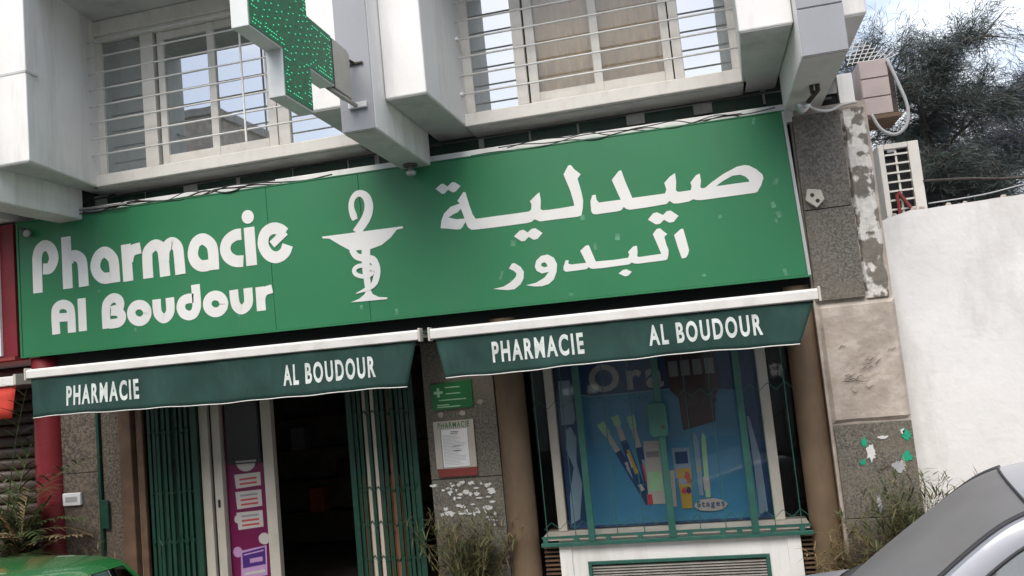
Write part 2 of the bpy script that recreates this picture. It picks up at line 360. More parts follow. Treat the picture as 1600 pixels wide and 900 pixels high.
def text_mesh(mb, body, x0, x1, z0, z1, y, thick=0.003, bold=0.02, zs=None):
    """Words in the built-in typeface, fitted to a box on the facade; zs(x) shifts z along x."""
    cu = bpy.data.curves.new('tmp', 'FONT'); cu.body = body; cu.offset = bold; cu.resolution_u = 4; cu.extrude = 0.0; cu.space_character = 1.28
    ob = bpy.data.objects.new('tmp', cu); me = ob.to_mesh(); b = len(mb.v)
    xs = [v.co.x for v in me.vertices]; ys = [v.co.y for v in me.vertices]; ax, bx, ay, by = min(xs), max(xs), min(ys), max(ys)
    for v in me.vertices:
        X = x0 + (v.co.x - ax) / (bx - ax) * (x1 - x0); Zc = z0 + (v.co.y - ay) / (by - ay) * (z1 - z0)
        yy = y(X, Zc) if callable(y) else y
        mb.v.append((X, yy, Zc + (zs(X) if zs else 0)))
    for p in me.polygons: mb.f.append([b + i for i in p.vertices]); mb.m.append(mb.cur)
    ob.to_mesh_clear(); bpy.data.objects.remove(ob); bpy.data.curves.remove(cu)
def blob(cx, cz, rx, rz, seed, n=14, rough=0.45):
    rg = random.Random(seed); ph = rg.uniform(0, 6)
    return [(cx + rx * math.cos(2 * PI * i / n) * (1 - rough * rg.random()), cz + rz * math.sin(2 * PI * i / n) * (1 - rough * rg.random())) for i in range(n)]
# ================================================================== THE SETTING
g = MB(); g.face([(-300, -300, -0.17), (300, -300, -0.17), (300, 300, -0.17), (-300, 300, -0.17)])
tag(g.build('ground', M_earth), kind='structure')
g = MB(); g.face([(-120, -11.0, -0.15), (120, -11.0, -0.15), (120, -1.95, -0.15), (-120, -1.95, -0.15)])
tag(g.build('road', M_asphalt), kind='structure')
pav = tag(MB().box(-120, 120, -1.78, 0.22, -0.16, -0.006).build('pavement', M_paving), kind='structure')
tile = MB().box(0.004, 0.396, -0.196, 0.196, -0.02, 0.0); t0 = None
for i in range(-18, 8):
    for j in range(4):
        if t0 is None: t0 = tile.build('tile', M_paving, pav); o = t0
        else: o = t0.copy(); COL.objects.link(o); o.parent = pav
        o.location = (i * 0.4, -1.55 + j * 0.4, 0.0)
k0 = None
for i in range(-9, 6):
    if k0 is None: k0 = MB().box(0.005, 0.99, -1.95, -1.785, -0.17, 0.0).build('kerb_stone', M_kerb, pav, bevel=0.012); o = k0
    else: o = k0.copy(); COL.objects.link(o); o.parent = pav
    o.location = (i * 1.0, 0, 0)

# ================================================================== PHARMACY BUILDING
bld = thing('pharmacy_building', (-2.3, 0.3, 0), 'white two storey building with grey pilasters above the green pharmacy shopfront', 'building')
TOP = 7.6
# body of the building behind the shop and upper storey
w = MB()
w.box(-5.95, 1.30, 1.6, 6.0, 4.16, TOP)            # upper storey core
w.box(-6.45, 1.46, 4.6, 6.0, -0.1, 4.16)           # back of the shop
w.box(1.34, 1.46, 0.30, 4.6, -0.1, 4.16)           # right flank
w.box(-6.45, -6.25, 0.30, 4.6, -0.1, 4.16)         # left flank
w.build('wall', M_white, bld, bevel=0.004)
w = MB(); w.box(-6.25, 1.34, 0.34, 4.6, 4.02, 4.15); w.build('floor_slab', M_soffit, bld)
# header wall behind the sign and white ledge that shows above it
w = MB(); w.prism_xz([(-6.40, 2.30), (0.95, 2.30), (0.95, 3.83), (-6.40, 3.885)], 0.14, 0.32); w.build('header_wall', M_black, bld)  # wall coloured black for the shade between sign and awnings
w = MB(); w.prism_xz([(-6.30, 3.80), (0.93, 3.76), (0.93, 3.915), (-6.30, 3.975)], 0.05, 0.138); w.build('ledge', M_white, bld, bevel=0.006)
# dark recess over the ledge: green panels with gaps
w = MB(); w.box(-6.25, 1.33, 0.36, 0.40, 3.80, 4.30); w.build('recess_back', M_black, bld)
x = -6.1; i = 0
rg = random.Random(3)
while x < 1.0:
    wd = rg.choice((0.26, 0.42, 0.55)); z0 = 3.99 + rg.uniform(-.008, .008)
    MB().box(x, min(x + wd, 1.25), 0.318 + rg.uniform(0, .02), 0.356, z0, 4.105).build('transom_panel', M_transom, bld, bevel=0.004)
    MB().box(x + .01, min(x + wd, 1.25) - .01, 0.326, 0.357, 4.118, 4.20).build('transom_panel', M_transom, bld, bevel=0.003)
    x += wd + rg.choice((0.02, 0.05, 0.16))
w = MB(); w.box(-6.2, 1.28, 0.30, 0.315, 4.106, 4.118); w.box(-6.2, 1.28, 0.30, 0.315, 3.965, 3.985); w.build('transom_rail', M_lampdark, bld)

# projecting white blocks and grey-faced pilasters
def block(plan, z0, name='projecting_block'):
    o = MB().prism_plan(plan, z0 + 0.006, TOP).build(name, M_white, bld, bevel=0.012)
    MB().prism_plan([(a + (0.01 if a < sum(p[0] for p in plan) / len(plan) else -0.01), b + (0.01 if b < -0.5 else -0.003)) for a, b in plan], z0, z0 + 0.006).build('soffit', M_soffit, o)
    return o
bl = block([(-5.715, -1.04), (-5.346, -1.04), (-5.565, 0.30), (-5.715, 0.30)], 4.13)
MB().box(-5.716, -5.344, -1.044, -0.9, 4.915, 4.935).build('drip_groove', M_soffit, bl)
block([(-2.775, -1.04), (-2.415, -1.04), (-2.415, 0.30), (-2.775, 0.30)], 4.13)
block([(-2.14, -1.02), (-1.807, -1.02), (-1.77, 0.30), (-2.14, 0.30)], 4.13)
block([(0.492, -1.13), (0.852, -1.13), (0.852, 0.30), (0.58, 0.30)], 4.13)
block([(1.155, -1.08), (1.33, -1.08), (1.345, 1.55), (1.155, 1.55)], 4.13)
def pilaster(x0, x1, y0, z0, joint=False):
    o = MB().box(x0, x1, y0 + 0.012, 0.02, z0 + 0.006, TOP).build('pilaster', M_white, bld, bevel=0.010)
    MB().box(x0 + 0.008, x1 - 0.008, y0 + 0.03, 0.018, z0, z0 + 0.006).build('soffit', M_soffit, o)
    for a, b in (((z0 + 0.006, z0 + 0.318), (z0 + 0.330, TOP - .05)) if joint else ((z0 + .006, TOP - .05),)):
        MB().box(x0 + 0.004, x1 - 0.004, y0, y0 + 0.012, a, b).build('painted_face', M_grey, o, bevel=0.003)
    return o
pilaster(-5.99, -5.718, -1.27, 3.84)
pilaster(-2.412, -2.143, -1.265, 3.845)
pd = pilaster(0.856, 1.150, -1.275, 3.84, True)

# upper windows: recess ceiling, sill, frame, panes, bars
def upper_window(x0, x1, st, zb, zt, curtains, panes, bars_z, rods):
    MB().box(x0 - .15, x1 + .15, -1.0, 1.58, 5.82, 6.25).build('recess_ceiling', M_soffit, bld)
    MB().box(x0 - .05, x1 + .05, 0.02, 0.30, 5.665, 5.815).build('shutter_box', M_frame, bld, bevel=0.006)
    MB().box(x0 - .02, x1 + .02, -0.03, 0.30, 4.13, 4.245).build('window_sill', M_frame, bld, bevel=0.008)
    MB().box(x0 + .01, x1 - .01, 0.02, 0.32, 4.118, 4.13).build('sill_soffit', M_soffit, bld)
    MB().box(x0 + .02, x1 - .02, 0.9, 0.95, 4.25, 5.66).build('room_back', M_room, bld)
    fr = MB()
    fr.box(x0, x1, 0.05, 0.13, 4.248, 4.268); fr.box(x0, x1, 0.05, 0.13, zt, 5.662)
    for a, b, y in st: fr.box(a, b, y, y + 0.07, 4.27, zt - 0.002)
    win = fr.build('window', M_frame, bld, bevel=0.004)
    for (a, b, kind, y) in panes:
        if kind == 's':   # sliding sash with its own rails
            MB().box(a, b, y, y + .045, 4.272, 4.272 + .09).build('sash_rail', M_frame, win, bevel=0.003); MB().box(a, b, y, y + .045, zt - .08, zt - .004).build('sash_rail', M_frame, win, bevel=0.003)
            z0, z1 = 4.365, zt - .082
        else: z0, z1 = 4.275, zt - .004
        MB().box(a + .002, b - .002, y + .02, y + .028, z0, z1).build('pane', M_wingl2 if curtains and kind == 's' else M_wingl, win)
        mu = MB().box((a + b) / 2 + .012, (a + b) / 2 + .034, y + .032, y + .045, z0, z1)
        if not curtains and kind == 's': mu.build('glazing_bar', M_rubber, win)
    if curtains:
        for a, b, y, ph in curtains:
            P = [[(a + (b - a) * i / 40, y + .02 * math.sin(i * .9 + ph) + .012 * math.sin(i * 2.3), z) for i in range(41)] for z in (4.28, 4.9, 5.6)]
            MB().grid(P).build('curtain', M_curtain, win, smooth=True, fix=False)
    rod = lambda xx: MB().box(xx - .008, xx + .008, -.108, -.096, 4.30, 5.62)
    grille = rod(rods[0]).build('window_grille', M_bar, bld)
    for xx in rods[1:]: rod(xx).build('upright', M_bar, grille)
    for z in bars_z:
        MB().tube([(x0 - .02, -.085, z), (x1 + .02, -.085, z)], .0085, 6).build('bar', M_bar, grille, smooth=True)
    for z in bars_z[1::3]:
        MB().box(x0 - .03, x0 + .03, -.12, -.05, z - .012, z + .012).build('bar_anchor', M_bar, grille)
bz = [5.557 - .1623 * i for i in range(8)]
upper_window(-5.56, -2.78,
    [(-5.56, -5.455, .05), (-5.015, -4.875, .05), (-4.845, -4.775, .075), (-4.30, -4.225, .07), (-3.715, -3.625, .08), (-3.60, -3.485, .05), (-2.86, -2.78, .05)],
    4.248, 5.60, None,
    [(-5.455, -5.015, 'f', .06), (-4.775, -4.30, 's', .08), (-4.225, -3.715, 's', .075), (-3.485, -2.86, 'f', .06)], bz, (-3.85, -2.95))
bz2 = [5.225 + .165 * i for i in (2, 1, 0)] + [5.06 - .165 * i for i in range(5)]
upper_window(-1.785, 0.585,
    [(-1.785, -1.70, .05), (-1.312, -1.215, .05), (-1.20, -1.118, .075), (-.632, -.558, .07), (-.04, .03, .08), (.04, .118, .05), (.505, .585, .05)],
    4.248, 5.60, [(-1.19, -.60, .20, 0.0), (-.60, .03, .22, 2.0)],
    [(-1.70, -1.312, 'f', .06), (-1.118, -.632, 's', .08), (-.558, -.04, 's', .075), (.118, .505, 'f', .06)], bz2, (-1.79,))

# ---------------- ground floor masonry
def slab(x0, x1, y0, y1, z0, z1, m=M_granite, name='granite_panel'):
    return MB().box(x0, x1, y0, y1, z0, z1).build(name, m, bld, bevel=0.004)
# right pier
MB().box(0.90, 1.49, 0.09, 0.299, -0.1, 3.86).build('pier_core', M_plaster, bld)
slab(0.915, 1.285, 0.05, 0.088, 2.292, 3.02); slab(0.915, 1.28, 0.046, 0.088, 3.026, 3.80)
P = []
for i in range(25):          # peeling strip on the right of the pier
    z = 2.28 + i * (3.80 - 2.28) / 24; row = []
    for j in range(9):
        t = j / 8; xe = 1.475 + .02 * noise.noise(Vector((0, 3.1, z * 6)))
        xs = 1.288 + .012 * noise.noise(Vector((3, 1.1, z * 9)))
        d = noise.noise(Vector((t * 2.0, z * 5, 4.2))) * .022 + noise.noise(Vector((t * 6, z * 17, 1.2))) * .012
        row.append((xs + (xe - xs) * t, 0.066 - d - (.0 if 0 < j < 8 else -.03), z))
    P.append(row)
MB().grid(P).build('peeling_plaster', M_peel, bld, smooth=False)
P = []
for i in range(31):          # cracked plaster panel
    z = 1.325 + i * (2.265 - 1.325) / 30; row = []
    for j in range(21):
        t = j / 20; xx = .92 + (1.50 - .92) * t
        d = noise.noise(Vector((xx * 4, z * 4, 7.2))) * .010 + noise.noise(Vector((xx * 14, z * 14, 1.2))) * .003
        c = abs(noise.noise(Vector((xx * 5, z * 7, 2.7))))
        if c < .04 and 1.55 < z < 1.95: d -= .004
        e = (j in (0, 20) or i in (0, 30))
        row.append((xx, 0.062 - d + (.03 if e else 0), z))
    P.append(row)
MB().grid(P).build('plaster_panel', M_plaster, bld)
cr = MB()
rg = random.Random(11)
for k in range(16):          # crack lines that open in the plaster
    xx, zz = rg.uniform(1.02, 1.40), rg.uniform(1.58, 1.92); pts = [(xx, 0.046, zz)]
    for q in range(4):
        xx += rg.uniform(.008, .03); zz += rg.uniform(-.02, .02); pts.append((xx, 0.052, zz))
    cr.tube(pts, [.001, .0022, .003, .002, .0005], 5)
cr.build('crack', M_rust, bld)
slab(0.925, 1.49, 0.052, 0.088, 0.60, 1.315); slab(0.925, 1.49, 0.054, 0.088, -0.1, 0.594)
for k, (cx, cz, rx, rz, m) in enumerate(((1.16, 1.17, .03, .05, M_greentape), (1.47, 1.21, .045, .06, M_greentape), (1.45, 1.04, .045, .055, M_greentape), (1.20, 1.09, .045, .085, M_paintpatch), (1.30, 1.20, .045, .018, M_paintpatch), (1.13, 1.02, .03, .03, M_greentape), (1.39, .98, .06, .07, M_fadedink), (1.445, 1.235, .02, .028, M_paintpatch), (1.21, .70, .02, .08, M_fadedink))):
    MB().prism_xz(blob(cx - .03, cz, rx, rz, 40 + k, rough=.6, n=22), .045, .0505).build('tape_remnant' if m is M_greentape else 'paint_remnant', m, bld)
# middle pier with notices
MB().box(-2.42, -1.79, 0.20, 0.42, -0.1, 2.45).build('pier_core', M_plaster, bld)
slab(-2.44, -1.80, 0.16, 0.198, 1.10, 2.40); slab(-2.44, -1.80, 0.163, 0.198, 0.36, 1.094); slab(-2.44, -1.80, 0.16, 0.198, -0.1, 0.354)
rg = random.Random(21)
for k in range(60):
    cx = rg.gauss(-2.17, .10); cz = rg.uniform(.78, 1.06)
    if rg.random() < .3: cx = -1.93 + rg.uniform(-.04, .04); cz = rg.uniform(.62, 1.05)
    MB().prism_xz(blob(cx, cz, rg.uniform(.012, .05), rg.uniform(.008, .028), 90 + k, n=18, rough=.65), .1525 + .0003 * (k % 5), .1595).build('paint_remnant', M_paintpatch, bld)
for cx, cz in ((-2.30, 1.655), (-2.10, 1.655), (-1.93, 1.74)):
    MB().prism_xz(blob(cx, cz, .035, .03, int(-cx * 900)), .152, .1595).build('glue_spot', M_plaster, bld)
# left granite, post and door surround
MB().box(-6.22, -5.30, 0.20, 0.42, -0.1, 2.45).build('pier_core', M_plaster, bld)
slab(-6.20, -5.80, 0.15, 0.198, 1.40, 2.40, M_granite2); slab(-6.20, -5.80, 0.152, 0.198, -0.1, 1.394, M_granite2)
slab(-5.755, -5.56, 0.165, 0.198, -0.1, 2.40, M_granite2)
MB().box(-5.795, -5.765, 0.135, 0.18, -0.1, 2.40).build('gate_post', M_greenmetal, bld, bevel=0.004)
MB().prism_xz([(-5.765, .86), (-5.69, .85), (-5.69, 1.10), (-5.705, 1.12), (-5.765, 1.13)], .125, .16).build('lock_plate', M_greenmetal, bld, bevel=0.004)
MB().box(-5.535, -5.40, 0.12, 0.25, -0.1, 2.40).build('wooden_post', M_wood, bld, bevel=0.01)
MB().box(-5.37, -5.30, 0.16, 0.25, -0.1, 2.40).build('wooden_post', M_wood, bld, bevel=0.01)
# columns (round, brown)
def column(cx, cy, r, name='column'):
    m = MB(); zs = [-.1, 0.0, .02, .5, 1.0, 1.5, 2.0, 2.44]
    m.tube([(cx, cy, z) for z in zs], [r * 1.0] * len(zs), 28)
    return m.build(name, M_brown, bld, smooth=True)
column(-1.665, .20, .128); column(.785, .20, .118)
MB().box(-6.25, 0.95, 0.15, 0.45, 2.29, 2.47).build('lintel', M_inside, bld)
# door frame of the entrance
for a, b, y in ((-4.69, -4.60, .16), (-4.575, -4.49, .18), (-4.07, -3.965, .20)):
    MB().box(a, b, y, y + .07, -.05, 2.29).build('door_frame', M_doorframe, bld, bevel=0.005)
MB().box(-4.60, -4.575, .20, .23, -.05, 2.29).build('door_seal', M_rubber, bld)
MB().box(-4.54, -4.525, .165, .18, .98, 1.05).build('door_latch', M_rubber, bld)
# inside of the shop
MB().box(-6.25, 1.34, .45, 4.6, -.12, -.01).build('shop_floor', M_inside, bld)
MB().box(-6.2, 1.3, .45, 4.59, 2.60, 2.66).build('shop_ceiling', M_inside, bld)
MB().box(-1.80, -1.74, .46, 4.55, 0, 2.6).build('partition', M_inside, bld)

# ---------------- display window
fr = MB()
for a, b in ((-1.375, -1.300), (.415, .495)): fr.box(a, b, .27, .35, .575, 2.29)
fr.box(-1.48, .66, .10, .40, .535, .572)
dw = fr.build('display_window', M_doorframe, bld, bevel=0.005)
for a, b in ((-1.50, -1.377), (-1.298, .413), (.497, .68)):
    MB().box(a, b, .305, .311, .576, 2.285).build('pane', M_shopgl, dw)
MB().box(-1.50, .68, .9, .94, .2, 2.6).build('display_back', M_black, bld)
MB().box(-1.35, -1.305, .4, .9, .575, .60).build('display_shelf', M_inside, bld)
# panel under the window with louvres
bp_ = MB(); bp_.box(-1.36, -1.13, .15, .30, -.05, .533); bp_.box(.33, .58, .15, .30, -.05, .533); bp_.box(-1.13, .33, .15, .30, .345, .533); bp_.box(-1.13, .33, .15, .30, -.05, .02)
base = bp_.build('window_base', M_white, bld)
MB().box(-1.36, -1.255, .135, .1495, -.05, .50).build('edge_strip', M_white, bld, bevel=.004)
MB().box(.475, .58, .135, .1495, -.05, .50).build('edge_strip', M_white, bld, bevel=.004)
lf = MB(); lf.box(-1.13, .33, .135, .16, .318, .345); lf.box(-1.13, -1.10, .135, .16, .02, .318); lf.box(.30, .33, .135, .16, .02, .318)
lou = lf.build('louvre', M_grillgreen, bld, bevel=.003)
for k in range(13):
    z = .30 - k * .022
    MB().quadbox([(-1.098, .145, z - .012), (.298, .145, z - .012), (.298, .175, z - .002), (-1.098, .175, z - .002), (-1.098, .145, z - .009), (.298, .145, z - .009), (.298, .175, z + .001), (-1.098, .175, z + .001)]).build('slat', M_alu, lou)
MB().box(-1.098, .298, .19, .2, .02, .31).build('louvre_back', M_black, lou)
for a, b in ((-1.50, -1.365), (.585, .69)):
    s = MB().box(a, b, .22, .3, -.05, .533).build('vent_recess', M_black, bld)
    for k in range(12):
        z = .46 - k * .036
        MB().box(a + .004, b - .004, .17, .20, z, z + .012).build('slat', M_wood, s)
# ================================================================== SIGN
sg = thing('pharmacy_sign', (-2.8, 0.07, 2.5), 'long green pharmacy fascia sign with white French and Arabic lettering and bowl emblem', 'sign')
TL, TR, BR, BL = (-6.482, 3.912), (.858, 3.851), (.900, 2.492), (-6.484, 2.561)
def sgn(u, v):
    a = Vector(TL).lerp(Vector(TR), u); b = Vector(BL).lerp(Vector(BR), u); return tuple(a.lerp(b, v))
for a, b in ((0.0035, .372), (.3725, .4965), (.497, .9965)):
    MB().prism_xz([sgn(a, .988), sgn(b, .988), sgn(b, .008), sgn(a, .008)], 0.0, 0.05).build('panel', M_sign, sg, bevel=.0015)
m = MB(); m.prism_xz([sgn(.002, .99), sgn(.998, .99), sgn(.998, .006), sgn(.002, .006)], .0505, .136); m.build('sign_box', M_signedge, sg)
for q in ([sgn(0, 1), sgn(1, 1), sgn(1, .989), sgn(0, .989)], [sgn(0, .007), sgn(1, .007), sgn(1, 0), sgn(0, 0)], [sgn(0, .989), sgn(.0032, .989), sgn(.0032, .007), sgn(0, .007)], [sgn(.9968, .989), sgn(1, .989), sgn(1, .007), sgn(.9968, .007)]):
    MB().prism_xz(q, -.006, .049).build('edge_trim', M_signedge if q[0] == sgn(.9968, .989) else M_sign, sg)
